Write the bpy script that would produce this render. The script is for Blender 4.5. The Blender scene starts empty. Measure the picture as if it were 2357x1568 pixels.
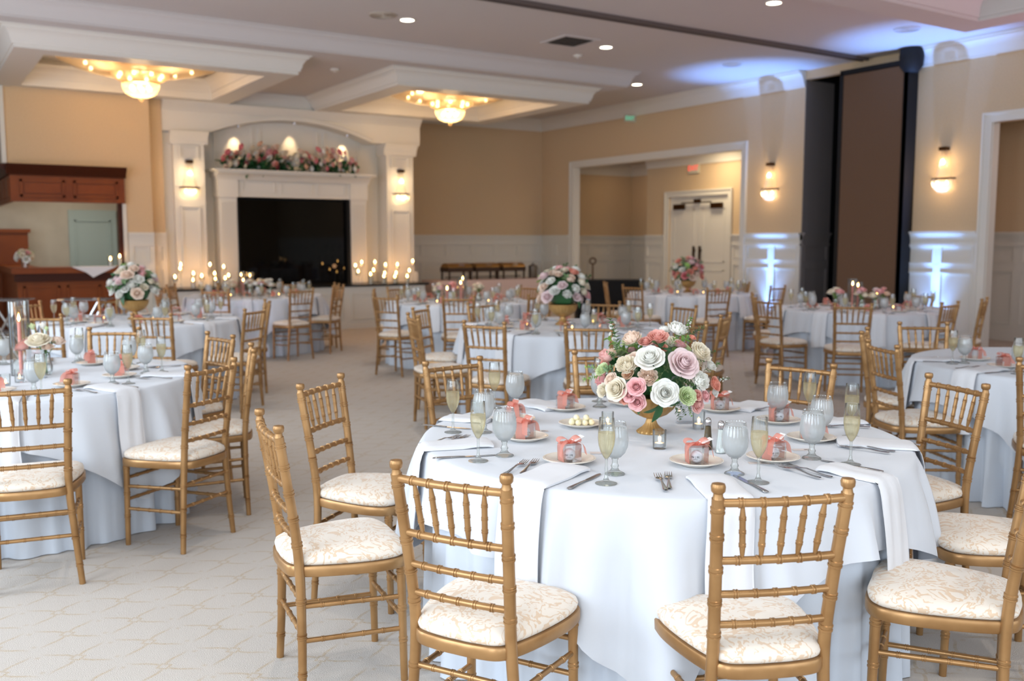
import bpy, bmesh, math, random
from mathutils import Vector, Matrix, Euler
PI = math.pi
R = math.radians
sin, cos = math.sin, math.cos
SC = bpy.context.scene
COL = SC.collection

# ------------------------------------------------------------ camera, world, lights, exposure
cam_d = bpy.data.cameras.new('camera'); cam = bpy.data.objects.new('camera', cam_d); COL.objects.link(cam)
YAW, PITCH = R(32.9), R(5.98)
cam.location = (0, 0, 1.52)
cam.rotation_euler = (PI/2 - PITCH, 0, -YAW)
cam_d.sensor_width = 36.0
cam_d.lens = 2170/2357*36
cam_d.clip_start = 0.05
cam_d.dof.use_dof = True
cam_d.dof.focus_distance = 3.0
cam_d.dof.aperture_fstop = 2.9
SC.camera = cam
SC.view_settings.view_transform = 'Standard'
SC.view_settings.look = 'None'
SC.view_settings.gamma = 1
SC.view_settings.use_curve_mapping = False
SC.view_settings.exposure = 0.12
SC.cycles.max_bounces = 8
SC.cycles.diffuse_bounces = 4
SC.cycles.glossy_bounces = 4
SC.cycles.transmission_bounces = 8
SC.cycles.transparent_max_bounces = 24
SC.cycles.caustics_reflective = False
SC.cycles.caustics_refractive = False
SC.cycles.sample_clamp_indirect = 4
SC.cycles.use_denoising = True

W = bpy.data.worlds.new('world'); SC.world = W; W.use_nodes = True
W.node_tree.nodes['Background'].inputs[0].default_value = (0.62, 0.78, 1.0, 1)
W.node_tree.nodes['Background'].inputs[1].default_value = 1.6

def light(name, kind, loc, energy, color, rot=(0,0,0), size=0.1, size_y=None, spot=None, blend=0.5):
    d = bpy.data.lights.new(name, kind); d.energy = energy; d.color = color
    if kind == 'AREA':
        d.size = size
        if size_y: d.shape = 'RECTANGLE'; d.size_y = size_y
    else:
        d.shadow_soft_size = size
    if kind == 'SPOT':
        d.spot_size = spot; d.spot_blend = blend
    o = bpy.data.objects.new(name, d); o.location = loc; o.rotation_euler = rot; COL.objects.link(o)
    return o
def aim(o, target):
    o.rotation_euler = (Vector(target) - o.location).to_track_quat('-Z', 'Y').to_euler()

DAY = (0.80, 0.90, 1.0)
WARM = (1.0, 0.72, 0.42)
WIN_L = [(-1.2, 1.9), (2.0, 1.9), (5.2, 1.9), (8.4, 1.9), (11.6, 1.9)]      # centre y, width, in the left wall
WIN_B = [(-0.6, 1.9), (2.6, 1.9), (5.8, 1.9), (9.0, 1.9)]            # centre x, width, in the wall behind the camera
XL, XR, YB, YF, ZC = -2.6, 12.6, 18.2, -3.6, 4.3                     # room
for y, w in WIN_L:
    light('daylight_left_window', 'AREA', (XL+0.12, y, 2.15), 122 if y < 8 else 66, DAY, (0, -PI/2+0.30, 0), 2.7, w)
for x, w in WIN_B:
    light('daylight_rear_window', 'AREA', (x, YF+0.12, 2.15), 58 if x < 4 else 34, DAY, (PI/2-0.30, 0, 0), w, 2.7)

# ------------------------------------------------------------ materials
M = {}
def lin(c):
    return tuple(((v/255+0.055)/1.055)**2.4 if v/255 > 0.04045 else v/255/12.92 for v in c)
def mat(name, rgb, rough=0.5, metal=0.0, spec=0.5, emit=None, estr=0, trans=0, ior=1.45, alpha=1, sss=0, coat=0, sheen=0):
    m = bpy.data.materials.new(name); m.use_nodes = True
    b = m.node_tree.nodes['Principled BSDF']
    c = lin(rgb)
    b.inputs['Base Color'].default_value = (*c, 1)
    b.inputs['Roughness'].default_value = rough
    b.inputs['Metallic'].default_value = metal
    b.inputs['Specular IOR Level'].default_value = spec
    b.inputs['IOR'].default_value = ior
    b.inputs['Transmission Weight'].default_value = trans
    b.inputs['Alpha'].default_value = alpha
    b.inputs['Coat Weight'].default_value = coat
    b.inputs['Sheen Weight'].default_value = sheen
    if sss:
        b.inputs['Subsurface Weight'].default_value = sss
        b.inputs['Subsurface Radius'].default_value = (0.01, 0.008, 0.006)
        b.inputs['Subsurface Scale'].default_value = 0.5
    if emit:
        b.inputs['Emission Color'].default_value = (*lin(emit), 1)
        b.inputs['Emission Strength'].default_value = estr
    M[name] = m
    return m
def N(m, t, **kw):
    n = m.node_tree.nodes.new(t)
    for k, v in kw.items(): setattr(n, k, v)
    return n
def L(m, a, b): m.node_tree.links.new(a, b)
def P(m): return m.node_tree.nodes['Principled BSDF']
def noise_vary(m, rgb2, scale=8, lo=0.35, hi=0.65, detail=3, bump=0, bscale=None, coord='Object'):
    b = P(m); tc = N(m, 'ShaderNodeTexCoord')
    n = N(m, 'ShaderNodeTexNoise'); n.inputs['Scale'].default_value = scale; n.inputs['Detail'].default_value = detail
    L(m, tc.outputs[coord], n.inputs['Vector'])
    mr = N(m, 'ShaderNodeMapRange'); mr.inputs['From Min'].default_value = lo; mr.inputs['From Max'].default_value = hi
    L(m, n.outputs['Fac'], mr.inputs['Value'])
    mx = N(m, 'ShaderNodeMix', data_type='RGBA')
    mx.inputs['A'].default_value = b.inputs['Base Color'].default_value
    mx.inputs['B'].default_value = (*lin(rgb2), 1)
    L(m, mr.outputs['Result'], mx.inputs['Factor']); L(m, mx.outputs['Result'], b.inputs['Base Color'])
    if bump:
        n2 = N(m, 'ShaderNodeTexNoise'); n2.inputs['Scale'].default_value = bscale or scale*4
        L(m, tc.outputs[coord], n2.inputs['Vector'])
        bp = N(m, 'ShaderNodeBump'); bp.inputs['Strength'].default_value = bump; bp.inputs['Distance'].default_value = 0.01
        L(m, n2.outputs['Fac'], bp.inputs['Height']); L(m, bp.outputs['Normal'], b.inputs['Normal'])
    return m

noise_vary(mat('gold_wood', (180, 140, 94), 0.34, 0.55, 0.5), (146, 108, 66), 9, 0.3, 0.8)
mat('gold_dark', (150, 104, 52), 0.4, 0.5)
mat('cloth_white', (212, 216, 223), 0.9, 0, 0.2, sheen=0.2)
mat('cloth_under', (210, 217, 227), 0.9, 0, 0.2)
mat('napkin', (224, 225, 229), 0.9, 0, 0.2)
for k in ('cloth_white', 'cloth_under', 'napkin'):
    m = M[k]; tc = N(m, 'ShaderNodeTexCoord'); n = N(m, 'ShaderNodeTexNoise'); n.inputs['Scale'].default_value = 3.0; n.inputs['Detail'].default_value = 4
    L(m, tc.outputs['Object'], n.inputs['Vector'])
    bp = N(m, 'ShaderNodeBump'); bp.inputs['Strength'].default_value = 0.25; bp.inputs['Distance'].default_value = 0.03
    L(m, n.outputs['Fac'], bp.inputs['Height']); L(m, bp.outputs['Normal'], P(m).inputs['Normal'])
mat('white_paint', (222, 218, 208), 0.45)
mat('ceiling_paint', (205, 200, 196), 0.85)
noise_vary(mat('wall_tan', (213, 188, 153), 0.85), (206, 180, 144), 60, bump=0.1, bscale=220)
noise_vary(mat('wall_bar_beige', (196, 188, 170), 0.85), (186, 178, 160), 3)
mat('teal_door', (168, 184, 178), 0.6)
noise_vary(mat('mahogany', (140, 72, 26), 0.42, spec=0.3), (112, 52, 18), 2, 0.2, 0.8)
mat('mahogany_dark', (66, 28, 12), 0.45, spec=0.25)
mat('black_stone', (10, 10, 12), 0.25)
mat('black_glass', (3, 3, 4), 0.04, spec=0.25)
mat('black_matte', (10, 9, 9), 0.7)
mat('black_cloth', (14, 14, 15), 0.9)
mat('track_brown', (96, 86, 82), 0.6)
mat('pocket_shade_grey', (128, 120, 116), 0.9)  # wall and wainscot of the pocket return, shade painted into the colour
noise_vary(mat('partition_brown', (118, 90, 68), 0.95), (104, 78, 58), 90, bump=0.1, bscale=300)
mat('bronze', (72, 46, 22), 0.35, 0.8)
mat('steel', (190, 190, 192), 0.18, 1.0)
mat('steel_dull', (140, 138, 134), 0.35, 1.0)
mat('porcelain', (236, 228, 216), 0.18)
mat('butter', (250, 241, 204), 0.45, sss=0.2)
mat('coral', (240, 140, 122), 0.6)
mat('tag_paper', (240, 240, 240), 0.8)
mat('card_paper', (214, 204, 200), 0.7)
mat('ink', (50, 50, 58), 0.8)
mat('golf_white', (232, 238, 246), 0.35)
mat('pepper', (112, 92, 66), 0.9)
mat('salt', (245, 245, 245), 0.9)
mat('wax', (244, 238, 226), 0.5, sss=0.2)
mat('taper_pink', (236, 150, 140), 0.5)
mat('tin', (200, 200, 205), 0.3, 0.9)
mat('flame', (255, 200, 120), 0.5, emit=(255, 190, 105), estr=45)
mat('flame_small', (255, 200, 120), 0.5, emit=(255, 190, 105), estr=16)
mat('bulb', (255, 220, 170), 0.5, emit=(255, 214, 150), estr=14)
mat('lens', (255, 255, 255), 0.5, emit=(255, 240, 214), estr=14)
mat('led', (160, 190, 255), 0.5, emit=(150, 185, 255), estr=12)
mat('exit_red', (230, 60, 50), 0.5, emit=(250, 75, 60), estr=1.1)
mat('exit_green', (90, 220, 180), 0.5, emit=(90, 220, 180), estr=0.6)
mat('exit_case', (205, 200, 180), 0.5)
mat('stem_green', (84, 122, 66), 0.5)
mat('leaf_dark', (46, 92, 52), 0.35)
mat('leaf_mid', (78, 112, 66), 0.45)
mat('leaf_light', (142, 182, 96), 0.5)
mat('leaf_grey', (92, 112, 84), 0.55)
noise_vary(M['leaf_mid'], (190, 196, 150), 40, 0.58, 0.62)
noise_vary(mat('urn_gold', (198, 158, 100), 0.42, 0.5), (176, 136, 80), 14)
mat('plaster_vent', (70, 66, 62), 0.6)
mat('speaker_tan', (188, 176, 160), 0.8)
mat('acrylic', (225, 230, 235), 0.3, alpha=0.35)
mat('chrome', (200, 202, 206), 0.15, 1.0)
mat('brown_basket', (60, 42, 30), 0.6)
mat('chafer_gold', (170, 128, 74), 0.3, 0.7)
mat('buffet_cloth', (214, 190, 182), 0.9)
mat('frost_table', (225, 228, 232), 0.5)
FC = {'white': (250, 249, 243), 'cream': (248, 240, 222), 'blush': (249, 230, 214), 'palepink': (246, 226, 226), 'pink': (250, 204, 204),
      'coral': (247, 184, 164), 'coralpink': (249, 196, 184), 'green': (222, 234, 190), 'hot': (240, 158, 164), 'peach': (249, 214, 184), 'rosepink': (249, 206, 200)}
for k, c in FC.items():
    m = mat('petal_'+k, c, 0.55, spec=0.3, sss=0.15)
    # petals let light through
    nt = m.node_tree; out = nt.nodes['Material Output']; tr = N(m, 'ShaderNodeBsdfTranslucent'); tr.inputs[0].default_value = (*lin(c), 1)
    mx = N(m, 'ShaderNodeMixShader'); mx.inputs[0].default_value = 0.3
    L(m, P(m).outputs[0], mx.inputs[1]); L(m, tr.outputs[0], mx.inputs[2]); L(m, mx.outputs[0], out.inputs['Surface'])

def thin_glass(name, tint=(1, 1, 1), refl=1.0, base=0.0, diff=(0.8, 0.85, 0.9), rough=0.0):
    """thin clear glass: mostly see-through, reflects by fresnel, optional haze"""
    m = bpy.data.materials.new(name); m.use_nodes = True; nt = m.node_tree
    nt.nodes.remove(nt.nodes['Principled BSDF']); out = nt.nodes['Material Output']
    t = N(m, 'ShaderNodeBsdfTransparent'); t.inputs[0].default_value = (*tint, 1)
    g = N(m, 'ShaderNodeBsdfGlossy'); g.inputs['Roughness'].default_value = rough
    lw = N(m, 'ShaderNodeLayerWeight'); lw.inputs['Blend'].default_value = 0.25
    mr = N(m, 'ShaderNodeMapRange'); mr.inputs['To Min'].default_value = 0.05*refl; mr.inputs['To Max'].default_value = 0.75*refl
    L(m, lw.outputs['Fresnel'], mr.inputs['Value'])
    mx = N(m, 'ShaderNodeMixShader'); L(m, mr.outputs[0], mx.inputs[0]); L(m, t.outputs[0], mx.inputs[1]); L(m, g.outputs[0], mx.inputs[2])
    res = mx
    if base:
        d = N(m, 'ShaderNodeBsdfDiffuse'); d.inputs[0].default_value = (*diff, 1)
        tl = N(m, 'ShaderNodeBsdfTranslucent'); tl.inputs[0].default_value = (*diff, 1)
        ad = N(m, 'ShaderNodeMixShader'); ad.inputs[0].default_value = 0.5
        L(m, d.outputs[0], ad.inputs[1]); L(m, tl.outputs[0], ad.inputs[2])
        m2 = N(m, 'ShaderNodeMixShader'); m2.inputs[0].default_value = base
        L(m, mx.outputs[0], m2.inputs[1]); L(m, ad.outputs[0], m2.inputs[2]); res = m2
    L(m, res.outputs[0], out.inputs['Surface'])
    M[name] = m; return m
thin_glass('glass', (0.97, 0.985, 0.98))
thin_glass('glass_green', (0.93, 0.97, 0.95))
thin_glass('glass_frost', (0.96, 0.975, 0.98), base=0.33, diff=(0.90, 0.92, 0.92))
thin_glass('stem_clear', (0.95, 0.97, 0.96), refl=1.2, base=0.13, diff=(0.94, 0.97, 0.96), rough=0.02)
thin_glass('clear_box', (0.99, 0.99, 0.99), refl=0.7)
thin_glass('ribbon', (1.0, 0.76, 0.70), refl=0.05, base=0.72, diff=(0.95, 0.46, 0.38))
thin_glass('acrylic_sign', (0.95, 0.96, 0.97), base=0.35)
thin_glass('crystal', (1.0, 0.92, 0.78), refl=1.2, base=0.45, diff=(0.97, 0.82, 0.58), rough=0.15)
thin_glass('crystal_clear', (1.0, 0.97, 0.93), refl=1.3, base=0.22, diff=(0.98, 0.92, 0.82), rough=0.12)
thin_glass('clear_acrylic', (0.8, 0.84, 0.88), refl=1.2, base=0.22)
def solid_glass(name, color, ior, rough=0.0):
    m = bpy.data.materials.new(name); m.use_nodes = True; nt = m.node_tree
    nt.nodes.remove(nt.nodes['Principled BSDF'])
    g = N(m, 'ShaderNodeBsdfGlass'); g.inputs['Color'].default_value = (*color, 1); g.inputs['IOR'].default_value = ior; g.inputs['Roughness'].default_value = rough
    L(m, g.outputs[0], nt.nodes['Material Output'].inputs['Surface']); M[name] = m
solid_glass('stem_solid', (0.96, 0.985, 0.975), 1.5)
thin_glass('champagne', (0.98, 0.94, 0.80), refl=0.3, base=0.30, diff=(0.97, 0.87, 0.64))

# wood-like stripes and brocade, carpet
def damask():
    m = mat('damask', (236, 224, 206), 0.7, sheen=0.3); b = P(m)
    tc = N(m, 'ShaderNodeTexCoord')
    n0 = N(m, 'ShaderNodeTexNoise'); n0.inputs['Scale'].default_value = 7; n0.inputs['Detail'].default_value = 1
    L(m, tc.outputs['Object'], n0.inputs['Vector'])
    vm = N(m, 'ShaderNodeVectorMath', operation='MULTIPLY_ADD'); vm.inputs[1].default_value = (0.16, 0.16, 0.16)
    L(m, n0.outputs['Color'], vm.inputs[0]); L(m, tc.outputs['Object'], vm.inputs[2])
    w = N(m, 'ShaderNodeTexWave', wave_type='RINGS', rings_direction='SPHERICAL'); w.inputs['Scale'].default_value = 10; w.inputs['Distortion'].default_value = 15
    w.inputs['Detail'].default_value = 2.0; w.inputs['Detail Scale'].default_value = 2.6; w.inputs['Detail Roughness'].default_value = 0.55
    L(m, vm.outputs[0], w.inputs['Vector'])
    n3 = N(m, 'ShaderNodeTexNoise'); n3.inputs['Scale'].default_value = 24; n3.inputs['Detail'].default_value = 1; L(m, vm.outputs[0], n3.inputs['Vector'])
    ad = N(m, 'ShaderNodeMath', operation='MULTIPLY_ADD'); ad.inputs[1].default_value = 1.5; L(m, n3.outputs['Fac'], ad.inputs[0]); L(m, w.outputs['Fac'], ad.inputs[2])
    mr = N(m, 'ShaderNodeMapRange'); mr.inputs['From Min'].default_value = 0.92; mr.inputs['From Max'].default_value = 1.02
    L(m, ad.outputs[0], mr.inputs['Value'])
    mx = N(m, 'ShaderNodeMix', data_type='RGBA'); mx.inputs['A'].default_value = (*lin((218, 192, 164)), 1); mx.inputs['B'].default_value = (*lin((230, 219, 205)), 1)
    L(m, mr.outputs[0], mx.inputs['Factor']); L(m, mx.outputs['Result'], b.inputs['Base Color'])
    bp = N(m, 'ShaderNodeBump'); bp.inputs['Strength'].default_value = 0.3; bp.inputs['Distance'].default_value = 0.003
    L(m, mr.outputs[0], bp.inputs['Height']); L(m, bp.outputs['Normal'], b.inputs['Normal'])
damask()
def carpet():
    m = mat('carpet', (196, 190, 182), 1.0, spec=0.1); b = P(m)
    tc = N(m, 'ShaderNodeTexCoord'); s = N(m, 'ShaderNodeSeparateXYZ'); L(m, tc.outputs['Object'], s.inputs[0])
    def math_(op, a, bb=None, c=None):
        n = N(m, 'ShaderNodeMath', operation=op)
        for i, x in enumerate((a, bb, c)):
            if x is None: continue
            if isinstance(x, (int, float)): n.inputs[i].default_value = x
            else: L(m, x, n.inputs[i])
        return n.outputs[0]
    S = 0.25
    X = math_('MULTIPLY', math_('SUBTRACT', s.outputs[0], 0.715), 1/S); Y = math_('MULTIPLY', math_('SUBTRACT', s.outputs[1], 0.41), 1/S)
    dx = math_('PINGPONG', X, 0.5); dy = math_('PINGPONG', Y, 0.5); rn = math_('ADD', dx, dy)
    A = math_('ADD', X, Y); B = math_('SUBTRACT', X, Y)
    def line(A, B):
        wv = math_('MULTIPLY', math_('SINE', math_('MULTIPLY', B, 2*PI)), 0.045)
        return math_('SUBTRACT', 1.0, math_('MULTIPLY', math_('PINGPONG', math_('ADD', A, wv), 0.5), 1/0.045))
    ln = math_('MAXIMUM', math_('MAXIMUM', line(A, B), line(B, A)), 0.0)
    ln = math_('MINIMUM', math_('MULTIPLY', ln, 2.5), 1.0)
    fade = math_('MINIMUM', math_('MAXIMUM', math_('MULTIPLY', math_('SUBTRACT', 0.86, rn), 3.0), 0.0), 1.0)
    gap = math_('MINIMUM', math_('MAXIMUM', math_('MULTIPLY', math_('SUBTRACT', rn, 0.10), 20.0), 0.0), 1.0)
    strokes = math_('MULTIPLY', math_('MULTIPLY', ln, fade), gap)
    ringd = math_('MAXIMUM', math_('SUBTRACT', 1.0, math_('MULTIPLY', math_('ABSOLUTE', math_('SUBTRACT', rn, 0.10)), 1/0.035)), 0.0)
    cx = math_('SUBTRACT', 0.5, dx); cy = math_('ABSOLUTE', math_('SUBTRACT', math_('SUBTRACT', 0.5, dy), 0.22))
    dm = math_('MAXIMUM', math_('SUBTRACT', 1.0, math_('MULTIPLY', math_('ADD', cx, cy), 1/0.07)), 0.0)
    n = N(m, 'ShaderNodeTexNoise'); n.inputs['Scale'].default_value = 90; n.inputs['Detail'].default_value = 4; L(m, tc.outputs['Object'], n.inputs['Vector'])
    fac = math_('MULTIPLY', math_('MAXIMUM', math_('MAXIMUM', strokes, math_('MINIMUM', math_('MULTIPLY', ringd, 2.0), 1.0)), math_('MULTIPLY', dm, 0.9)), math_('ADD', n.outputs['Fac'], -0.12))
    n2 = N(m, 'ShaderNodeTexNoise'); n2.inputs['Scale'].default_value = 260; n2.inputs['Detail'].default_value = 3; L(m, tc.outputs['Object'], n2.inputs['Vector'])
    base = N(m, 'ShaderNodeMix', data_type='RGBA'); base.inputs['A'].default_value = (*lin((184, 176, 168)), 1); base.inputs['B'].default_value = (*lin((212, 204, 196)), 1)
    L(m, n2.outputs['Fac'], base.inputs['Factor'])
    mx = N(m, 'ShaderNodeMix', data_type='RGBA'); mx.inputs['B'].default_value = (*lin((176, 148, 104)), 1)
    L(m, base.outputs['Result'], mx.inputs['A']); L(m, fac, mx.inputs['Factor']); L(m, mx.outputs['Result'], b.inputs['Base Color'])
    bp = N(m, 'ShaderNodeBump'); bp.inputs['Strength'].default_value = 0.5; bp.inputs['Distance'].default_value = 0.006
    L(m, n2.outputs['Fac'], bp.inputs['Height']); L(m, bp.outputs['Normal'], b.inputs['Normal'])
carpet()

# ------------------------------------------------------------ mesh builder
class MB:
    def __init__(s): s.v = []; s.f = []
    def add(s, vs, fs):
        n = len(s.v); s.v += [tuple(v) for v in vs]; s.f += [tuple(i+n for i in f) for f in fs]; return s
    def box(s, x0, x1, y0, y1, z0, z1, Mx=None):
        if x0 > x1: x0, x1 = x1, x0
        if y0 > y1: y0, y1 = y1, y0
        if z0 > z1: z0, z1 = z1, z0
        vs = [Vector((x, y, z)) for z in (z0, z1) for y in (y0, y1) for x in (x0, x1)]
        if Mx: vs = [Mx @ v for v in vs]
        return s.add(vs, [(0,2,3,1), (4,5,7,6), (0,1,5,4), (2,6,7,3), (0,4,6,2), (1,3,7,5)])
    def lathe(s, prof, n=24, c=(0,0,0), a0=0, a1=2*PI, mod=None, close=True, Mx=None, cap=True):
        full = abs(a1-a0-2*PI) < 1e-6; m = n if full else n+1
        vs = []; fs = []
        for (r, z) in prof:
            for k in range(m):
                a = a0 + (a1-a0)*k/n
                rr = r*(mod(a, z) if mod else 1)
                vs.append(Vector((c[0]+rr*cos(a), c[1]+rr*sin(a), c[2]+z)))
        for i in range(len(prof)-1):
            for k in range(n):
                k2 = (k+1) % m
                fs.append((i*m+k, i*m+k2, (i+1)*m+k2, (i+1)*m+k))
        if cap and full:
            if prof[0][0] > 1e-5: fs.append(tuple(reversed(range(m))))
            if prof[-1][0] > 1e-5: fs.append(tuple((len(prof)-1)*m+k for k in range(m)))
        if Mx: vs = [Mx @ v for v in vs]
        return s.add(vs, fs)
    def tube(s, pts, rads, n=8, cap=True, flat=None):
        pts = [Vector(p) for p in pts]; N_ = len(pts)
        if not isinstance(rads, (list, tuple)): rads = [rads]*N_
        vs = []; fs = []; up = None
        for i, p in enumerate(pts):
            t = (pts[min(i+1, N_-1)] - pts[max(i-1, 0)]).normalized()
            if up is None:
                up = Vector((0,0,1)) if abs(t.z) < 0.9 else Vector((0,1,0))
            a = t.cross(up)
            if a.length < 1e-6: a = t.orthogonal()
            a.normalize(); b = a.cross(t).normalized(); up = b
            for k in range(n):
                an = 2*PI*k/n
                vs.append(p + (a*cos(an) + b*sin(an)*(flat or 1))*rads[i])
        for i in range(N_-1):
            for k in range(n):
                k2 = (k+1) % n
                fs.append((i*n+k, i*n+k2, (i+1)*n+k2, (i+1)*n+k))
        if cap: fs.append(tuple(reversed(range(n)))); fs.append(tuple((N_-1)*n+k for k in range(n)))
        return s.add(vs, fs)
    def grid(s, rows):
        n = len(rows[0]); vs = [v for r in rows for v in r]; fs = []
        for i in range(len(rows)-1):
            for k in range(n-1): fs.append((i*n+k, i*n+k+1, (i+1)*n+k+1, (i+1)*n+k))
        return s.add(vs, fs)
    def prism(s, poly, z0, z1, Mx=None):
        n = len(poly)
        vs = [Vector((x, y, z0)) for x, y in poly] + [Vector((x, y, z1)) for x, y in poly]
        if Mx: vs = [Mx @ v for v in vs]
        return s.add(vs, [tuple(reversed(range(n))), tuple(range(n, 2*n))] + [(i, (i+1) % n, n+(i+1) % n, n+i) for i in range(n)])
    def sweep(s, prof, p0, p1, nrm):
        """profile [(out, z)] closed polygon carried straight from p0 to p1; out along nrm"""
        p0 = Vector(p0); p1 = Vector(p1); nrm = Vector(nrm).normalized(); n = len(prof)
        vs = [p + nrm*o + Vector((0,0,z)) for p in (p0, p1) for o, z in prof]
        return s.add(vs, [tuple(reversed(range(n))), tuple(range(n, 2*n))] + [(i, (i+1) % n, n+(i+1) % n, n+i) for i in range(n)])
    def mesh(s, name, m, sharp=35, smooth=True, recalc=True):
        me = bpy.data.meshes.new(name); me.from_pydata(s.v, [], s.f); me.update()
        if recalc:
            bm = bmesh.new(); bm.from_mesh(me); bmesh.ops.recalc_face_normals(bm, faces=bm.faces); bm.to_mesh(me); bm.free()
        me.materials.append(M[m] if isinstance(m, str) else m)
        if smooth:
            me.shade_smooth(); me.set_sharp_from_angle(angle=R(sharp))
        return me
    def build(s, name, m, parent=None, **kw):
        return inst(name, s.mesh(name, m, **kw), parent)
def inst(name, me, parent=None, loc=None, rot=None, scale=None):
    o = bpy.data.objects.new(name, me); COL.objects.link(o)
    if parent: o.parent = parent
    if loc is not None: o.location = loc
    if rot is not None: o.rotation_euler = rot
    if scale is not None: o.scale = (scale,)*3 if isinstance(scale, (int, float)) else scale
    return o
def struct(o): o['kind'] = 'structure'; return o
def tag(o, label, cat, group=None, kind=None):
    o['label'] = label; o['category'] = cat
    if group: o['group'] = group
    if kind: o['kind'] = kind
    return o
def thing(name, label, cat, loc=(0,0,0), rotz=0, group=None):
    o = bpy.data.objects.new(name, None); COL.objects.link(o); o.location = loc; o.rotation_euler = (0,0,rotz); o.empty_display_size = 0.1
    return tag(o, label, cat, group)
def dup(root, loc, rotz=0, label=None, group=None, scale=None):
    def cp(o, par):
        c = o.copy(); COL.objects.link(c)
        if par: c.parent = par
        for ch in list(o.children): cp(ch, c)
        return c
    r = cp(root, None); r.location = loc; r.rotation_euler = (0,0,rotz)
    if label: r['label'] = label
    if group: r['group'] = group
    if scale: r.scale = (scale,)*3
    return r
class Proto:
    """first call places the original, later calls place copies of it and its parts"""
    def __init__(s, root): s.root = root; s.used = False
    def put(s, loc, rotz, label, group=None, scale=None):
        if not s.used:
            s.used = True; r = s.root; r.location = loc; r.rotation_euler = (0,0,rotz); r['label'] = label
            if group: r['group'] = group
            if scale: r.scale = (scale,)*3
            return r
        r = dup(s.root, loc, rotz, label, group, scale)
        if not scale: r.scale = (1,1,1)
        return r

# ------------------------------------------------------------ room shell
ZW = 1.67   # wainscot height
def on_wall(axis, c, sgn):
    """returns f(u, out, z) -> world point; axis 'x': wall plane X=c, u=Y ; axis 'y': wall plane Y=c, u=X ; sgn: side the room is on"""
    if axis == 'x': return lambda u, o, z: Vector((c + sgn*o, u, z))
    return lambda u, o, z: Vector((u, c + sgn*o, z))
def wbox(mb, f, u0, u1, o0, o1, z0, z1):
    a = f(u0, o0, z0); b = f(u1, o1, z1); mb.box(a.x, b.x, a.y, b.y, a.z, b.z)
def wainscot(mb, f, u0, u1, cap=True, pitch=0.62):
    if u0 > u1: u0, u1 = u1, u0
    wbox(mb, f, u0, u1, 0, 0.012, 0, ZW-0.02)
    wbox(mb, f, u0, u1, 0.012, 0.03, 0, 0.17)                        # base board
    for z0, z1 in ((0.17, 0.26), (1.08, 1.20), (1.48, ZW-0.05)): wbox(mb, f, u0, u1, 0.0121, 0.028, z0, z1)
    wbox(mb, f, u0, u1, 0.0, 0.075, ZW-0.035, ZW); wbox(mb, f, u0, u1, 0.0, 0.05, ZW-0.07, ZW-0.035); wbox(mb, f, u0, u1, 0.0, 0.036, ZW-0.12, ZW-0.07)
    wbox(mb, f, u0, u1, 0.0, 0.045, 1.455, 1.485)
    n = max(1, round((u1-u0)/pitch)); w = (u1-u0)/n; st = 0.055
    for i in range(n+1):
        c = u0 + i*w; a = max(u0, c-st); b = min(u1, c+st)
        wbox(mb, f, a, b, 0.0122, 0.0275, 0.26, 1.08); wbox(mb, f, a, b, 0.0122, 0.0275, 1.20, 1.455)
    for i in range(n):
        a = u0 + i*w + st; b = a + w - 2*st
        for z0, z1 in ((0.26, 1.08), (1.20, 1.455)):
            t = 0.018
            for q in ((a, b, z0, z0+t), (a, b, z1-t, z1), (a, a+t, z0+t, z1-t), (b-t, b, z0+t, z1-t)): wbox(mb, f, q[0], q[1], 0.0123, 0.036, q[2], q[3])
CROWN = [(0,0), (0,-0.26), (0.03,-0.26), (0.035,-0.22), (0.05,-0.20), (0.06,-0.14), (0.11,-0.07), (0.15,-0.05), (0.155,-0.025), (0.19,-0.02), (0.19,0)]
def crown_line(mb, p0, p1, nrm, z, k=1.0):
    mb.sweep([(o*k, zz*k) for o, zz in CROWN], (*p0, z), (*p1, z), nrm)
def casing(mb, f, u0, u1, ztop, w=0.13):
    """trim around an opening u0..u1 (opening edges), to height ztop"""
    for a, b, za, zb in ((u0-w, u0, 0, ztop+w), (u1, u1+w, 0, ztop+w), (u0, u1, ztop, ztop+w)):
        wbox(mb, f, a, b, 0, 0.03, za, zb)
    for a, b, za, zb in ((u0-w, u0-w+0.03, 0, ztop+w), (u1+w-0.03, u1+w, 0, ztop+w), (u0-w+0.03, u1+w-0.03, ztop+w-0.03, ztop+w)):
        wbox(mb, f, a, b, 0.03, 0.05, za, zb)

struct(MB().box(XL-0.3, 16.5, YF-0.3, 21.5, -0.1, 0).build('floor', 'carpet'))
# ceilings
struct(MB().box(XL, 12.9, YF, YB, ZC, ZC+0.1).build('ceiling', 'ceiling_paint'))

# --- wall on the right, X = 12.6
fR = on_wall('x', XR, -1)
OP0, OP1, OPZ = 11.98, 16.95, 3.15        # wide cased opening
DR0, DR1, DRZ = 5.1, 7.42, 3.14           # door opening near the right edge
PK0, PK1 = 8.73, 10.63                    # partition pocket
mb = MB()
for a, b, z0, z1 in ((YF, DR0, 0, ZC), (DR0, DR1, DRZ, ZC), (DR1, PK0, 0, ZC), (PK1, OP0, 0, ZC), (OP0, OP1, OPZ, ZC), (OP1, YB, 0, ZC), (PK0, PK1, 4.16, ZC)):
    mb.box(XR, XR+0.15, a, b, z0, z1)
struct(mb.build('wall_right', 'wall_tan', smooth=False))
mb = MB()
wainscot(mb, fR, DR1+0.13, PK0, pitch=0.6); wainscot(mb, fR, PK1, OP0-0.13, pitch=0.6); wainscot(mb, fR, OP1+0.13, YB, pitch=0.6); wainscot(mb, fR, YF, DR0-0.13)
struct(mb.build('trim_1', 'white_paint', sharp=30))
mb = MB()
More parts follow.
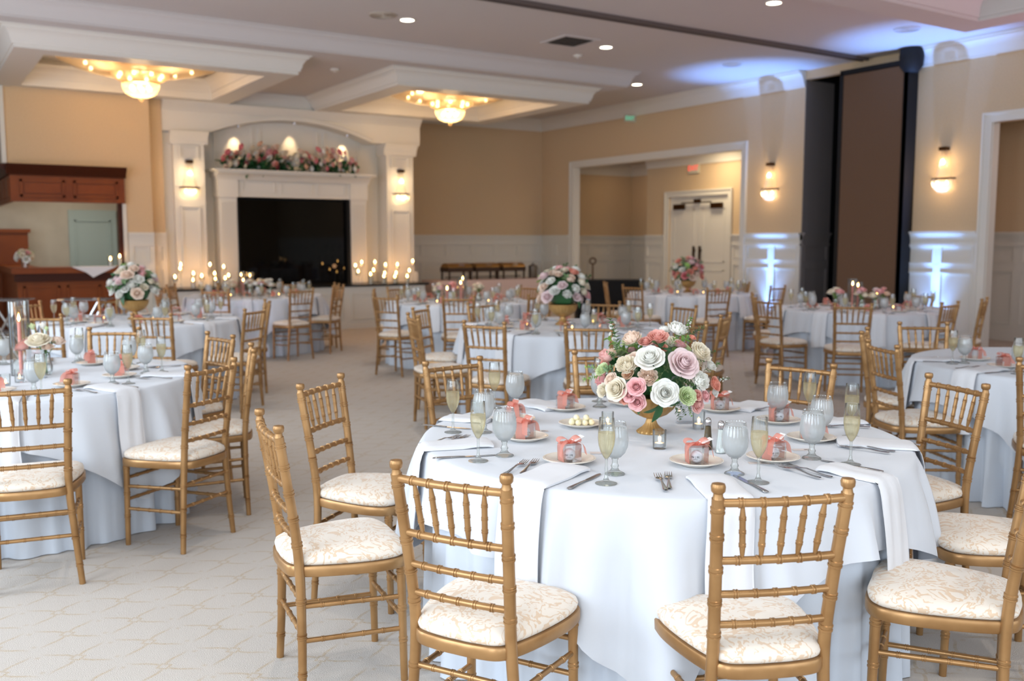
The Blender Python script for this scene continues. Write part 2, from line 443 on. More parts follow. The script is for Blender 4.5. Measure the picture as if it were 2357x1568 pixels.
crown_line(mb, (XR, YF), (XR, PK0), (-1,0,0), ZC); crown_line(mb, (XR, PK1), (XR, YB), (-1,0,0), ZC)
crown_line(mb, (8.25, YB), (XR, YB), (0,-1,0), ZC)
struct(mb.build('trim_2', 'white_paint', sharp=30))
mb = MB(); casing(mb, fR, OP0, OP1, OPZ)
for u in (OP0, OP1-0.012): mb.box(XR, XR+0.15, u, u+0.012, 0, OPZ)
mb.box(XR, XR+0.15, OP0, OP1, OPZ-0.012, OPZ)
struct(mb.build('trim_3', 'white_paint', sharp=30))
mb = MB(); casing(mb, fR, DR0, DR1, DRZ)
for u in (DR0, DR1-0.012): mb.box(XR, XR+0.15, u, u+0.012, 0, DRZ)
struct(mb.build('trim_4', 'white_paint', sharp=30))
# vestibule behind the wide opening: door wall at X=14, deeper bay with its end wall at Y=18.2
mb = MB(); XD = 14.0; D0, D1, DZ = 13.65, 15.39, 2.47
mb.box(XD, XD+0.12, 10.8, D0, 0, 3.5).box(XD, XD+0.12, D1, 16.12, 0, 3.5).box(XD, XD+0.12, D0, D1, DZ, 3.5)
mb.box(XD+0.12, 15.3, 16.0, 16.12, 0, 3.5).box(15.3, 15.42, 16.0, 18.3, 0, 3.5)
mb.box(XR+0.15, XD, 10.7, 10.82, 0, 3.5)
struct(mb.build('wall_vestibule', 'wall_tan', smooth=False))
struct(MB().box(8.2, 15.42, YB, YB+0.12, 0, 4.4).build('wall_back', 'wall_tan', smooth=False))
struct(MB().box(XR+0.15, 15.4, 10.8, YB, 3.38, 3.5).build('ceiling_vestibule', 'ceiling_paint', smooth=False))
mb = MB()
fB = on_wall('y', YB, -1); fD = on_wall('x', XD, -1); fE = on_wall('x', 15.3, -1)
wainscot(mb, fB, 8.25, XR-0.03, pitch=0.62)
struct(mb.build('trim_5', 'white_paint', sharp=30))
mb = MB()
wainscot(mb, fB, XR+0.15, 15.27, pitch=0.62); wainscot(mb, fD, 10.82, D0-0.13); wainscot(mb, fD, D1+0.13, 16.12); wainscot(mb, fE, 16.12, 18.17)
crown_line(mb, (XR+0.15, YB), (15.3, YB), (0,-1,0), 3.38); crown_line(mb, (XD, 10.82), (XD, 16.12), (-1,0,0), 3.38); crown_line(mb, (15.3, 16.12), (15.3, YB), (-1,0,0), 3.38)
casing(mb, fD, D0, D1, DZ, 0.12)
struct(mb.build('trim_6', 'white_paint', sharp=30))
# double doors
for i, (a, b) in enumerate(((D0+0.004, (D0+D1)/2-0.004), ((D0+D1)/2+0.004, D1-0.004))):
    mb = MB().box(XD+0.03, XD+0.075, a, b, 0.01, DZ-0.004)
    for z0, z1 in ((0.15, 0.95), (1.1, 2.2)):
        t = 0.03; y0, y1 = a+0.12, b-0.12
        for q in ((y0, y1, z0, z0+t), (y0, y1, z1-t, z1), (y0, y0+t, z0, z1), (y1-t, y1, z0, z1)): mb.box(XD+0.02, XD+0.03, *q)
    d = struct(mb.build('door_%d' % (i+1), 'white_paint', sharp=30))
    h = (D0+D1)/2 + (-0.09 if i == 0 else 0.09)
    MB().box(XD-0.03, XD-0.01, h-0.025, h+0.025, 0.98, 1.43).box(XD-0.01, XD+0.029, h-0.012, h+0.012, 1.05, 1.09).box(XD-0.01, XD+0.029, h-0.012, h+0.012, 1.32, 1.36).build('door_handle', 'bronze', d)
    s = -1 if i == 0 else 1
    cy = (D0+D1)/2 + s*0.55
    MB().box(XD-0.05, XD+0.019, cy-0.15, cy+0.15, 2.20, 2.31).build('door_closer', 'bronze', d)
    MB().box(XD-0.06, XD-0.03, cy-s*0.33-0.2, cy-s*0.33+0.22, 2.32, 2.345).box(XD-0.06, XD+0.01, cy-s*0.5-0.02, cy-s*0.5+0.02, 2.34, 2.40).build('closer_arm', 'bronze', d)
# room beyond the right-hand door
struct(MB().box(14.3, 14.42, 4.2, 8.6, 0, 3.5).box(XR+0.15, 14.3, 8.5, 8.6, 0, 3.5).box(XR+0.15, 14.3, 4.2, 4.3, 0, 3.5).build('wall_side', 'wall_tan', smooth=False))
struct(MB().box(XR+0.15, 14.4, 4.2, 8.6, 3.4, 3.5).build('ceiling_side', 'ceiling_paint', smooth=False))
mb = MB(); wainscot(mb, on_wall('x', 14.3, -1), 4.3, 8.5); wainscot(mb, on_wall('y', 8.5, -1), XR+0.16, 14.27)
struct(mb.build('trim_7', 'white_paint', sharp=30))
# partition pocket and the folded partition
mb = MB().box(XR+0.15, 13.9, PK1, PK1+0.1, 0, 4.3).box(XR+0.15, 13.9, PK0-0.1, PK0, 0, 4.3).box(13.9, 14.0, PK0-0.1, PK1+0.1, 0, 4.3).box(XR+0.15, 14.0, PK0-0.1, PK1+0.1, 4.3, 4.4)
struct(mb.build('wall_pocket', 'black_matte', smooth=False))
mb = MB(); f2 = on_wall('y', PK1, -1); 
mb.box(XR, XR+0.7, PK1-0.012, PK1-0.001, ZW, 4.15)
struct(mb.build('trim_8', 'pocket_shade_grey', smooth=False))
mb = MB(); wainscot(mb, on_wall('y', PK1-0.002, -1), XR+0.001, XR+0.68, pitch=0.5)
struct(mb.build('trim_9', 'pocket_shade_grey', sharp=30))
pt = thing('folding_partition', 'tall brown fabric partition panels folded into the dark wall pocket', 'partition', (12.36, 9.2, 0))
MB().box(0.0, 0.06, -0.55, 0.5, 0.32, 4.06).build('panel', 'partition_brown', pt, smooth=False)
for k in range(3): MB().box(0.09+k*0.1, 0.16+k*0.1, -0.53, 0.48, 0.32, 4.06).build('panel', 'partition_brown', pt, smooth=False)
MB().box(-0.012, -0.001, -0.62, -0.551, 0.0, 4.1).box(-0.012, -0.001, 0.501, 0.56, 0.0, 4.1).box(-0.012, 0.4, -0.62, -0.561, 0.0, 4.1).box(-0.012, 0.4, -0.62, 0.56, 4.07, 4.14).box(-0.012, 0.4, -0.62, 0.56, 0.0, 0.3).build('frame', 'black_matte', pt, smooth=False)
mb = MB(); mb.box(-5.0+XR-7.5, XR-0.1, 9.36, 9.40, 4.255, 4.2995).box(XR-12.5, XR-0.1, 9.46, 9.50, 4.255, 4.2995).box(XR-12.5, XR-0.1, 9.40, 9.46, 4.285, 4.2995)
tag(mb.build('ceiling_track', 'track_brown', smooth=False), 'long dark metal partition track crossing the ceiling', 'track')
tag(MB().lathe([(0.0,-0.34),(0.10,-0.33),(0.16,-0.25),(0.17,-0.12),(0.16,0)], 20, (12.42, 8.58, 4.29)).build('track_housing', 'black_matte'), 'rounded black housing at the wall end of the partition track', 'track housing')

# --- soffits and coffer trays in the ceiling
def ring_box(mb, x0, x1, y0, y1, bx, z0, z1):
    """frame: outer rectangle minus inner rectangle inset by bx"""
    mb.box(x0, x1, y0, y0+bx, z0, z1).box(x0, x1, y1-bx, y1, z0, z1).box(x0, x0+bx, y0+bx, y1-bx, z0, z1).box(x1-bx, x1, y0+bx, y1-bx, z0, z1)
def outer_crown(mb, x0, x1, y0, y1, z, k, sides='nsew'):
    """crown around the outside of a hanging box, mitred at its corners, top at z"""
    prof = [(o*k, zz*k) for o, zz in CROWN]
    def corner(sx, sy, X, Y): return [Vector((X+sx*o, Y+sy*o, z+zz)) for o, zz in prof]
    C_ = {'sw': corner(-1,-1,x0,y0), 'se': corner(1,-1,x1,y0), 'ne': corner(1,1,x1,y1), 'nw': corner(-1,1,x0,y1)}
    for s, (a, b) in {'s': ('sw','se'), 'e': ('se','ne'), 'n': ('ne','nw'), 'w': ('nw','sw')}.items():
        if s not in sides: continue
        n = len(prof); vs = C_[a] + C_[b]
        mb.add(vs, [(i, (i+1) % n, n+(i+1) % n, n+i) for i in range(n)] + [tuple(range(n)), tuple(range(n, 2*n))])
def inner_crown(mb, x0, x1, y0, y1, z, k):
    prof = [(o*k, zz*k) for o, zz in CROWN]
    def corner(sx, sy, X, Y): return [Vector((X+sx*o, Y+sy*o, z+zz)) for o, zz in prof]
    C_ = [corner(1,1,x0,y0), corner(-1,1,x1,y0), corner(-1,-1,x1,y1), corner(1,-1,x0,y1)]
    for i in range(4):
        n = len(prof); vs = C_[i] + C_[(i+1) % 4]
        mb.add(vs, [(j, (j+1) % n, n+(j+1) % n, n+j) for j in range(n)])
T1x = (1.27, 4.76); T2x = (6.28, 9.80); TY = (12.78, 16.15)
B1 = (XL, 10.25, 12.33, 16.2)
mb = MB()   # box 1 with two square holes
ZB = 4.06
for x0, x1, y0, y1 in ((B1[0], T1x[0]+0.36, B1[2], B1[3]), (T1x[1]-0.36, T2x[0]+0.36, B1[2], B1[3]), (T2x[1]-0.36, B1[1], B1[2], B1[3])): mb.box(x0, x1, y0, y1, ZB, ZC-0.001)
for a, b in (T1x, T2x): mb.box(a+0.36, b-0.36, B1[2], TY[0]+0.36, ZB, ZC-0.001).box(a+0.36, b-0.36, TY[1]-0.36, B1[3], ZB, ZC-0.001)
outer_crown(mb, *B1, ZC-0.001, 0.85, 'se')
struct(mb.build('trim_10', 'ceiling_paint', sharp=30))
for i, (a, b) in enumerate((T1x, T2x)):
    mb = MB(); ring_box(mb, a, b, *TY, 0.36, 3.81, ZB-0.001)
    outer_crown(mb, a, b, *TY, ZB-0.001, 0.8, 'sew')
    inner_crown(mb, a+0.36, b-0.36, TY[0]+0.36, TY[1]-0.36, 4.12, 0.75)
    mb.box(a+0.36, b-0.36, TY[0]+0.36, TY[1]-0.36, 4.2, 4.28)
    struct(mb.build('trim_%d' % (11+i), 'white_paint', sharp=30))
mb = MB(); ring_box(mb, 5.0, 11.02, 1.0, 6.9, 0.42, 4.05, ZC-0.001); 
inner_crown(mb, 5.42, 10.6, 1.42, 6.48, ZC-0.005, 0.8)
struct(mb.build('trim_13', 'ceiling_paint', sharp=30))

# --- walls left, rear with windows
mb = MB(); f = on_wall('x', XL, 1); y = YF
for c, w in WIN_L:
    mb.box(XL-0.15, XL, y, c-w/2, 0, ZC); mb.box(XL-0.15, XL, c-w/2, c+w/2, 0, 0.5); mb.box(XL-0.15, XL, c-w/2, c+w/2, 3.6, ZC); y = c+w/2
mb.box(XL-0.15, XL, y, 21.0, 0, ZC)
struct(mb.build('wall_left', 'wall_tan', smooth=False))
mb = MB(); x = XL
for c, w in WIN_B:
    mb.box(x, c-w/2, YF-0.15, YF, 0, ZC); mb.box(c-w/2, c+w/2, YF-0.15, YF, 0, 0.5); mb.box(c-w/2, c+w/2, YF-0.15, YF, 3.6, ZC); x = c+w/2
mb.box(x, 12.75, YF-0.15, YF, 0, ZC)
struct(mb.build('wall_rear', 'wall_tan', smooth=False))
k = 0
for axis, lst in (('x', WIN_L), ('y', WIN_B)):
    for c, w in lst:
        k += 1; mb = MB(); f = on_wall(axis, XL if axis == 'x' else YF, 1)
        for u0, u1, z0, z1 in ((c-w/2, c+w/2, 0.5, 0.56), (c-w/2, c+w/2, 3.54, 3.6), (c-w/2, c-w/2+0.06, 0.56, 3.54), (c+w/2-0.06, c+w/2, 0.56, 3.54), (c-0.025, c+0.025, 0.56, 3.54), (c-w/2+0.06, c+w/2-0.06, 2.5, 2.54)):
            wbox(mb, f, u0, u1, -0.1, -0.04, z0, z1)
        struct(mb.build('window_%d' % k, 'white_paint', smooth=False))

# --- bar corner, wall beside the fireplace
YW = 16.0
mb = MB().box(1.41, 3.06, YW, YW+0.25, 2.68, 4.2).box(3.06, 3.46, YW, YW+0.25, 0, 4.2).box(1.41, 1.6, YW+0.25, 19.0, 2.68, 4.2)
mb.box(3.46, 3.695, YW+0.2, YW+0.45, 0, 4.2)
struct(mb.build('wall_bar', 'wall_tan', smooth=False))
struct(MB().box(XL, 3.9, 19.0, 19.12, 0, ZC).box(3.46, 3.6, 16.45, 19.0, 0, ZC).build('wall_bar_back', 'wall_bar_beige', smooth=False))
struct(MB().box(1.61, 3.46, 16.26, 19.0, 3.0, 3.1).build('ceiling_bar', 'ceiling_paint', smooth=False))
struct(MB().box(XL, 3.9, YB, 19.1, ZC, ZC+0.1).build('ceiling_end', 'ceiling_paint', smooth=False))
mb = MB(); wainscot(mb, on_wall('y', YW, -1), 3.07, 3.46, pitch=0.4); wainscot(mb, on_wall('y', YW+0.2, -1), 3.47, 3.7, pitch=0.3)
mb.box(3.0, 3.06, YW-0.02, YW+0.26, 0, 2.12); mb.box(1.35, 1.41, YW-0.03, YW+0.2, 2.68, 4.05)
struct(mb.build('trim_14', 'white_paint', sharp=30))
mb = MB().box(2.62, 3.44, 18.95, 18.999, 0, 2.1)
for z0, z1 in ((0.2, 0.95), (1.05, 1.92)):
    for q in ((2.72, 3.34, z0, z0+0.03), (2.72, 3.34, z1-0.03, z1), (2.72, 2.75, z0, z1), (3.31, 3.34, z0, z1)): mb.box(q[0], q[1], 18.93, 18.95, q[2], q[3])
struct(mb.build('door_3', 'teal_door', sharp=30))
sw = thing('light_switch', 'pair of small white switch plates on the wainscot left of the fireplace', 'light switch', (3.53, 16.165, 1.42))
for s in (-0.05, 0.05): MB().box(s-0.035, s+0.035, -0.008, 0, -0.06, 0.06).build('plate', 'porcelain', sw)

# canopy over the bar
cn = thing('bar_canopy', 'polished mahogany canopy with raised panels over the bar', 'canopy', (1.43, YW, 2.12))
MB().box(0.05, 1.60, -0.10, -0.002, 0.0, 0.40).box(0.0, 0.05, -0.10, 3.0, 0, 0.40).build('body', 'mahogany', cn, smooth=False)
mb = MB(); mb.sweep([(0,0), (0.0,-0.16), (0.03,-0.16), (0.06,-0.10), (0.12,-0.05), (0.14,0)], (-0.05, -0.10, 0.55), (1.62, -0.10, 0.55), (0,-1,0))
mb.sweep([(0,0), (0.0,-0.16), (0.03,-0.16), (0.06,-0.10), (0.12,-0.05), (0.14,0)], (0, -0.10, 0.55), (0, 3.0, 0.55), (-1,0,0))
mb.build('cornice', 'mahogany_dark', cn, sharp=30)
for a, b in ((0.13, 0.74), (0.86, 1.50)):
    mb = MB(); z0, z1 = 0.07, 0.33; t = 0.035
    for q in ((a, b, z0, z0+t), (a, b, z1-t, z1), (a, a+t, z0, z1), (b-t, b, z0, z1)): mb.box(q[0], q[1], -0.12, -0.101, q[2], q[3])
    mb.box(a+0.06, b-0.06, -0.115, -0.101, z0+0.06, z1-0.06)
    mb.build('panel', 'mahogany', cn, smooth=False)
for y0 in (0.05, 0.75, 1.45, 2.15):
    MB().box(-0.015, -0.001, y0, y0+0.55, 0.07, 0.33).build('panel', 'mahogany', cn, smooth=False)
bc = thing('bar_counter', 'polished mahogany bar counter with panelled front', 'bar counter', (1.42, 15.95, 0))
MB().box(0.08, 1.57, 0.0, 0.4, 0.0, 1.04).box(0.04, 0.08, 0.0, 3.0, 0.0, 1.04).build('body', 'mahogany', bc, smooth=False)
MB().box(-0.04, 1.60, -0.12, 0.45, 1.04, 1.13).box(-0.04, 0.4, 0.45, 3.0, 1.04, 1.13).build('counter_top', 'mahogany', bc, smooth=False)
MB().box(0.0, 1.59, -0.06, -0.001, 0.92, 1.04).build('cornice', 'mahogany_dark', bc, smooth=False)
for a, b in ((0.12, 0.62), (0.72, 1.2), (1.3, 1.55)):
    mb = MB(); z0, z1 = 0.12, 0.85; t = 0.03
    for q in ((a, b, z0, z0+t), (a, b, z1-t, z1), (a, a+t, z0, z1), (b-t, b, z0, z1)): mb.box(q[0], q[1], -0.03, -0.001, q[2], q[3])
    mb.build('panel', 'mahogany', bc, smooth=False)
tag(MB().box(2.94, 2.995, 15.98, 16.1, 1.131, 2.119).build('bar_post', 'mahogany_dark', smooth=False), 'dark mahogany post between bar counter and canopy', 'post')
tag(MB().box(0.9, 1.9, 18.5, 18.9, 0, 1.68).box(0.86, 1.94, 18.46, 18.9, 1.68, 1.74).build('back_cabinet', 'mahogany', smooth=False), 'dark wooden cabinet behind the bar at the left edge', 'cabinet')

# ------------------------------------------------------------ fireplace
fp = thing('fireplace', 'tall white panelled fireplace surround with arched top and black firebox', 'fireplace', (6.0, 16.2, 0))
def w2(mb, x0, x1, y0, y1, z0, z1): mb.box(x0-6.0, x1-6.0, y0-16.2, y1-16.2, z0, z1)
mb = MB(); w2(mb, 3.70, 4.9, 16.6, 18.15, 0, 4.2); w2(mb, 7.0, 8.25, 16.6, 18.15, 0, 4.2); w2(mb, 4.9, 7.0, 16.6, 18.15, 2.3, 4.2); w2(mb, 4.9, 7.0, 17.6, 18.15, 0, 2.3)
mb.build('chimney_breast', 'white_paint', fp, smooth=False)
# overmantel panels on the recessed wall
mb = MB()
for a, b in ((4.62, 5.32), (5.42, 6.52), (6.62, 7.32)):
    for q in ((a, b, 2.8, 2.84), (a, a+0.04, 2.84, 3.5), (b-0.04, b, 2.84, 3.5)): w2(mb, q[0], q[1], 16.575, 16.6, q[2], q[3])
mb.build('panel_moulding', 'white_paint', fp, smooth=False)
# arched bulkhead
mb = MB(); xs = [4.42 + (7.40-4.42)*i/28 for i in range(29)]
arc = lambda x: 3.33 + 0.29*(1-((x-5.91)/1.49)**2)
for i in range(28):
    xa, xb = xs[i], xs[i+1]; za, zb = arc(xa), arc(xb)
    vs = [(xa-6, 0.0, za), (xb-6, 0.0, zb), (xb-6, 0.0, 4.2), (xa-6, 0.0, 4.2), (xa-6, 0.4, za), (xb-6, 0.4, zb), (xb-6, 0.4, 4.2), (xa-6, 0.4, 4.2)]
    mb.add(vs, [(0,1,2,3), (4,7,6,5), (0,4,5,1)])
w2(mb, 3.70, 4.42, 16.2, 16.6, 3.33, 4.2); w2(mb, 7.40, 8.40, 16.2, 16.6, 3.33, 4.2); w2(mb, 8.25, 8.40, 16.6, 18.15, 3.33, 4.2)
mb.build('bulkhead', 'white_paint', fp, sharp=30)
mb = MB(); n = 28
for (o0, o1, yo) in ((0.0, 0.05, -0.03), (0.05, 0.07, -0.05)):
    for i in range(n):
        xa, xb = xs[i], xs[i+1]; za, zb = arc(xa), arc(xb)
        mb.add([(xa-6, yo, za+o0), (xb-6, yo, zb+o0), (xb-6, yo, zb+o1), (xa-6, yo, za+o1), (xa-6, 0, za+o0), (xb-6, 0, zb+o0), (xb-6, 0, zb+o1), (xa-6, 0, za+o1)], [(0,1,2,3), (0,4,5,1), (3,2,6,7)])
mb.build('arch_moulding', 'white_paint', fp, sharp=30)
mb = MB(); mb.sweep([(0,0), (0,-0.14), (0.02,-0.14), (0.05,-0.08), (0.10,-0.03), (0.11,0)], (3.70-6, 0, 3.81), (8.40-6, 0, 3.81), (0,-1,0)); mb.build('top_moulding', 'white_paint', fp, sharp=30)
# pilasters
for a, b in ((3.86, 4.36), (7.70, 8.25)):
    mb = MB(); w2(mb, a, b, 16.2, 16.6, 0.771, 3.15)
    w2(mb, a-0.05, b+0.05, 16.15, 16.6, 0.771, 0.95)
    if a < 5: w2(mb, 3.70, a, 16.30, 16.6, 0, 3.33)
    mb.sweep([(0,0), (0,-0.20), (0.02,-0.20), (0.04,-0.10), (0.10,-0.03), (0.12,0)], (a-6-0.06, 0, 3.33), (b-6+0.06, 0, 3.33), (0,-1,0))
    w2(mb, a-0.04, b+0.04, 16.17, 16.6, 3.12, 3.33)
    for z0, z1 in ((1.05, 2.12), (2.88, 3.10)):
        t = 0.03; u0, u1 = a+0.09, b-0.09
        for q in ((u0, u1, z0, z0+t), (u0, u1, z1-t, z1), (u0, u0+t, z0+t, z1-t), (u1-t, u1, z0+t, z1-t)): w2(mb, q[0], q[1], 16.17, 16.2, q[2], q[3])
    mb.build('pilaster', 'white_paint', fp, sharp=30)
# mantel
mb = MB()
for a, b in ((4.60, 4.90), (7.0, 7.30)):
    w2(mb, a, b, 16.25, 16.6, 0.771, 2.28); w2(mb, a-0.02, b+0.02, 16.22, 16.6, 2.28, 2.62)
    for k in range(6): w2(mb, a+0.03+k*0.044, a+0.05+k*0.044, 16.235, 16.25, 0.95, 2.2)
w2(mb, 4.90, 7.0, 16.27, 16.6, 2.29, 2.62)
for a, b in ((5.0, 5.58), (5.68, 6.26), (6.36, 6.9)):
    for q in ((a, b, 2.36, 2.38), (a, b, 2.54, 2.56), (a, a+0.02, 2.38, 2.54), (b-0.02, b, 2.38, 2.54)): w2(mb, q[0], q[1], 16.25, 16.27, q[2], q[3])
mb.build('mantel', 'white_paint', fp, sharp=30)
mb = MB(); mb.sweep([(0,0), (0,-0.14), (0.03,-0.14), (0.06,-0.08), (0.12,-0.04), (0.16,-0.03), (0.16,0)], (4.55-6, 0.05, 2.71), (7.35-6, 0.05, 2.71), (0,-1,0)); w2(mb, 4.55, 7.35, 16.249, 16.6, 2.62, 2.71); w2(mb, 4.48, 7.42, 16.02, 16.6, 2.71, 2.74)
mb.build('mantel_shelf', 'white_paint', fp, sharp=30)
# firebox
mb = MB(); w2(mb, 4.9, 4.95, 16.3, 17.5, 0.771, 2.29); w2(mb, 6.95, 7.0, 16.3, 17.5, 0.771, 2.29); w2(mb, 4.9, 7.0, 17.5, 17.55, 0.771, 2.29); w2(mb, 4.95, 6.95, 16.6, 17.5, 2.25, 2.29)
mb.build('firebox', 'black_matte', fp, smooth=False)
mb = MB(); w2(mb, 4.95, 6.95, 16.40, 16.41, 0.771, 2.25); mb.build('firebox_glass', 'black_glass', fp, smooth=False)
# hearth
mb = MB(); w2(mb, 3.45, 8.08, 15.44, 16.6, 0, 0.735)
n = 6; w = (8.08-3.45)/n
for i in range(n):
    a, b = 3.45+i*w+0.08, 3.45+(i+1)*w-0.08
    for q in ((a, b, 0.16, 0.19), (a, b, 0.60, 0.63), (a, a+0.03, 0.19, 0.60), (b-0.03, b, 0.19, 0.60)): w2(mb, q[0], q[1], 15.42, 15.44, q[2], q[3])
w2(mb, 3.45, 8.10, 15.41, 15.44, 0, 0.11)
mb.build('hearth_base', 'white_paint', fp, sharp=30)
mb = MB(); w2(mb, 3.40, 8.15, 15.40, 17.6, 0.735, 0.77); mb.build('hearth_slab', 'black_stone', fp, smooth=False)
# three little spots under the arch
for i, x in enumerate((5.0, 6.0, 7.0)):
    o = light('arch_spot', 'SPOT', (x, 16.40, arc(x)-0.02), 26, WARM, (0,0,0), 0.02, spot=R(46), blend=1.0); aim(o, (x-0.02, 16.60, 3.12))
    t = tag(MB().lathe([(0,-0.015), (0.03,-0.035), (0.032,0.0)], 12, (x, 16.36, arc(x)-0.002)).build('spotlight', 'tin'), 'tiny round spotlight under the fireplace arch, %s of three' % ('left', 'middle', 'right')[i], 'spotlight', 'spotlights under the arch')

# ------------------------------------------------------------ sconces
def sconce_proto():
    r = thing('wall_sconce', '', 'sconce')                 # local: wall at y=0, room towards -y, origin at the ring
    MB().box(-0.055, 0.055, -0.10, 0.0, 0.40, 0.45).build('cap', 'bronze', r)
    MB().lathe([(0.045,0.40), (0.06,0.30), (0.08,0.16), (0.115,0.02)], 36, (0,-0.02,0), PI, 2*PI, mod=lambda a, z: 1+0.05*cos(a*36)).build('upper_crystals', 'crystal_clear', r)
    mb = MB(); mb.lathe([(0.155,-0.008), (0.165,-0.008), (0.165,0.012), (0.155,0.012)], 30, (0,-0.02,0), PI, 2*PI); mb.box(-0.165, 0.165, -0.022, 0.0, -0.008, 0.012); mb.build('ring', 'bronze', r)
    MB().lathe([(0.16,-0.01), (0.155,-0.07), (0.13,-0.13), (0.08,-0.18), (0.0,-0.20)], 36, (0,-0.02,0), PI, 2*PI, mod=lambda a, z: 1+0.04*cos(a*36)).build('crystal_bowl', 'crystal_clear', r)
    for x, z, s in ((0.0, 0.24, 0.030), (-0.075, -0.06, 0.022), (0.075, -0.06, 0.022)):
        MB().lathe([(0.0,-s*1.3), (s*0.7,-s), (s,0), (s*0.6,s), (0.0,s*1.5)], 12, (x,-0.07,z)).build('bulb', 'bulb', r)
    return r
SCO = Proto(sconce_proto())
for loc, rz, lb in (((4.10, 16.199, 2.41), 0, 'crystal wall sconce on the left fireplace pilaster'), ((7.97, 16.199, 2.41), 0, 'crystal wall sconce on the right fireplace pilaster'),
                    ((XR-0.001, 11.29, 2.41), -PI/2, 'crystal wall sconce between the wide opening and the partition'), ((XR-0.001, 8.09, 2.41), -PI/2, 'crystal wall sconce right of the brown partition')):
    SCO.put(loc, rz, lb, 'crystal wall sconces')
    off = Vector((0, -0.16, 0)) if rz == 0 else Vector((-0.16, 0, 0))
    for dz, e in ((0.24, 2.6), (-0.08, 3.6)): light('sconce_lamp', 'POINT', Vector(loc)+off+Vector((0,0,dz)), e, WARM, size=0.05)

# ------------------------------------------------------------ chandeliers
def chandelier_proto():
    r = thing('crystal_chandelier', '', 'chandelier')       # origin at the ceiling of the tray
    lob = lambda a, z: 1 + 0.10*abs(cos(a*3)) + 0.012*cos(a*120)
    MB().lathe([(1.02,-0.10), (0.96,-0.17), (0.74,-0.25), (0.50,-0.31)], 240, mod=lob).build('outer_tier', 'crystal', r)
    MB().lathe([(0.46,-0.15), (0.45,-0.24), (0.36,-0.36), (0.24,-0.43)], 120, mod=lambda a, z: 1+0.015*cos(a*60)).build('middle_tier', 'crystal', r)
    MB().lathe([(0.245,-0.43), (0.25,-0.45), (0.245,-0.50), (0.20,-0.58), (0.12,-0.62), (0.0,-0.63)], 96, mod=lambda a, z: 1+0.02*cos(a*48)).build('bottom_bowl', 'crystal', r)
    mb = MB(); mb.lathe([(0.24,-0.44), (0.255,-0.44), (0.255,-0.425), (0.24,-0.425), (0.24,-0.44)], 48, cap=False); mb.lathe([(0.5,-0.25), (0.515,-0.25), (0.515,-0.235), (0.5,-0.235), (0.5,-0.25)], 64, cap=False); mb.lathe([(0.02,-0.44), (0.02,0)], 10); mb.build('frame', 'urn_gold', r)
    MB().lathe([(0,-0.69), (0.03,-0.67), (0.035,-0.65), (0.02,-0.63), (0,-0.625)], 14).build('finial', 'crystal', r)
    rnd = random.Random(4)
    for i in range(6):
        a = i*PI/3+0.2; MB().lathe([(0,-0.035), (0.025,-0.02), (0.03,0), (0.02,0.03), (0,0.04)], 10, (0.13*cos(a), 0.13*sin(a), -0.50)).build('bulb', 'bulb', r)
    for i in range(8):
        a = i*PI/4+0.3; MB().lathe([(0,-0.03), (0.022,-0.02), (0.026,0), (0.018,0.03), (0,0.035)], 10, (0.30*cos(a), 0.30*sin(a), -0.33)).build('bulb', 'bulb', r)
    for i in range(10):
        a = i*PI/5; MB().lathe([(0,-0.028), (0.02,-0.02), (0.024,0), (0.018,0.02), (0,0.03)], 10, (0.72*cos(a), 0.72*sin(a), -0.21)).build('bulb', 'bulb', r)
    return r
CHN = Proto(chandelier_proto())
for x, lb in ((3.03, 'large tiered crystal chandelier in the left ceiling tray'), (8.08, 'large tiered crystal chandelier in the right ceiling tray')):
    CHN.put((x, 14.45, 4.2), 0, lb, 'crystal chandeliers in the ceiling trays')
    light('chandelier_lamp', 'POINT', (x, 14.45, 3.72), 34, WARM, size=0.15)
    for a in range(4): light('chandelier_lamp', 'POINT', (x+0.6*cos(a*PI/2+0.5), 14.45+0.6*sin(a*PI/2+0.5), 4.07), 9, WARM, size=0.08)

# ------------------------------------------------------------ ceiling fittings
def downlight(x, y, z, lb):
    r = thing('downlight', lb, 'ceiling light', (x, y, z), 0, 'recessed downlights')
    MB().lathe([(0.085,-0.001), (0.085,-0.010), (0.105,-0.010), (0.105,-0.001)], 28, cap=False).build('trim_ring', 'white_paint', r)
    MB().lathe([(0,-0.006), (0.083,-0.006), (0.083,-0.002), (0,-0.002)], 28).build('lens', 'lens', r)
    o = light('downlight_lamp', 'SPOT', (x, y, z-0.03), 75, (1.0, 0.90, 0.80), (0,0,0), 0.06, spot=R(100), blend=0.8)
def k43(x, y, z=4.3): k = (z-1.52)/2.58; return x*k, y*k
for (x, y), lb in (((5.13, 10.18), 'round recessed downlight beside the round ceiling speaker, upper left'), ((8.05, 10.14), 'round recessed downlight beside the square air vent'), ((10.35, 12.21), 'small downlight at the end of the ceiling soffit'), ((8.11, 7.31), 'round recessed downlight at the top edge of the picture')):
    X, Y = k43(x, y); downlight(X, Y, ZC, lb)
for x, y, w in ((1.8, 0.6, 'nearest, left of the front table'), (4.4, 0.4, 'right of the front table'), (1.8, 4.2, 'between the front and left tables'), (3.9, 8.2, 'above the middle table'), (11.6, 2.2, 'by the right-hand door'), (0.6, 8.6, 'above the table near the bar')):
    downlight(x, y, ZC, 'recessed downlight above the frame, ' + w)
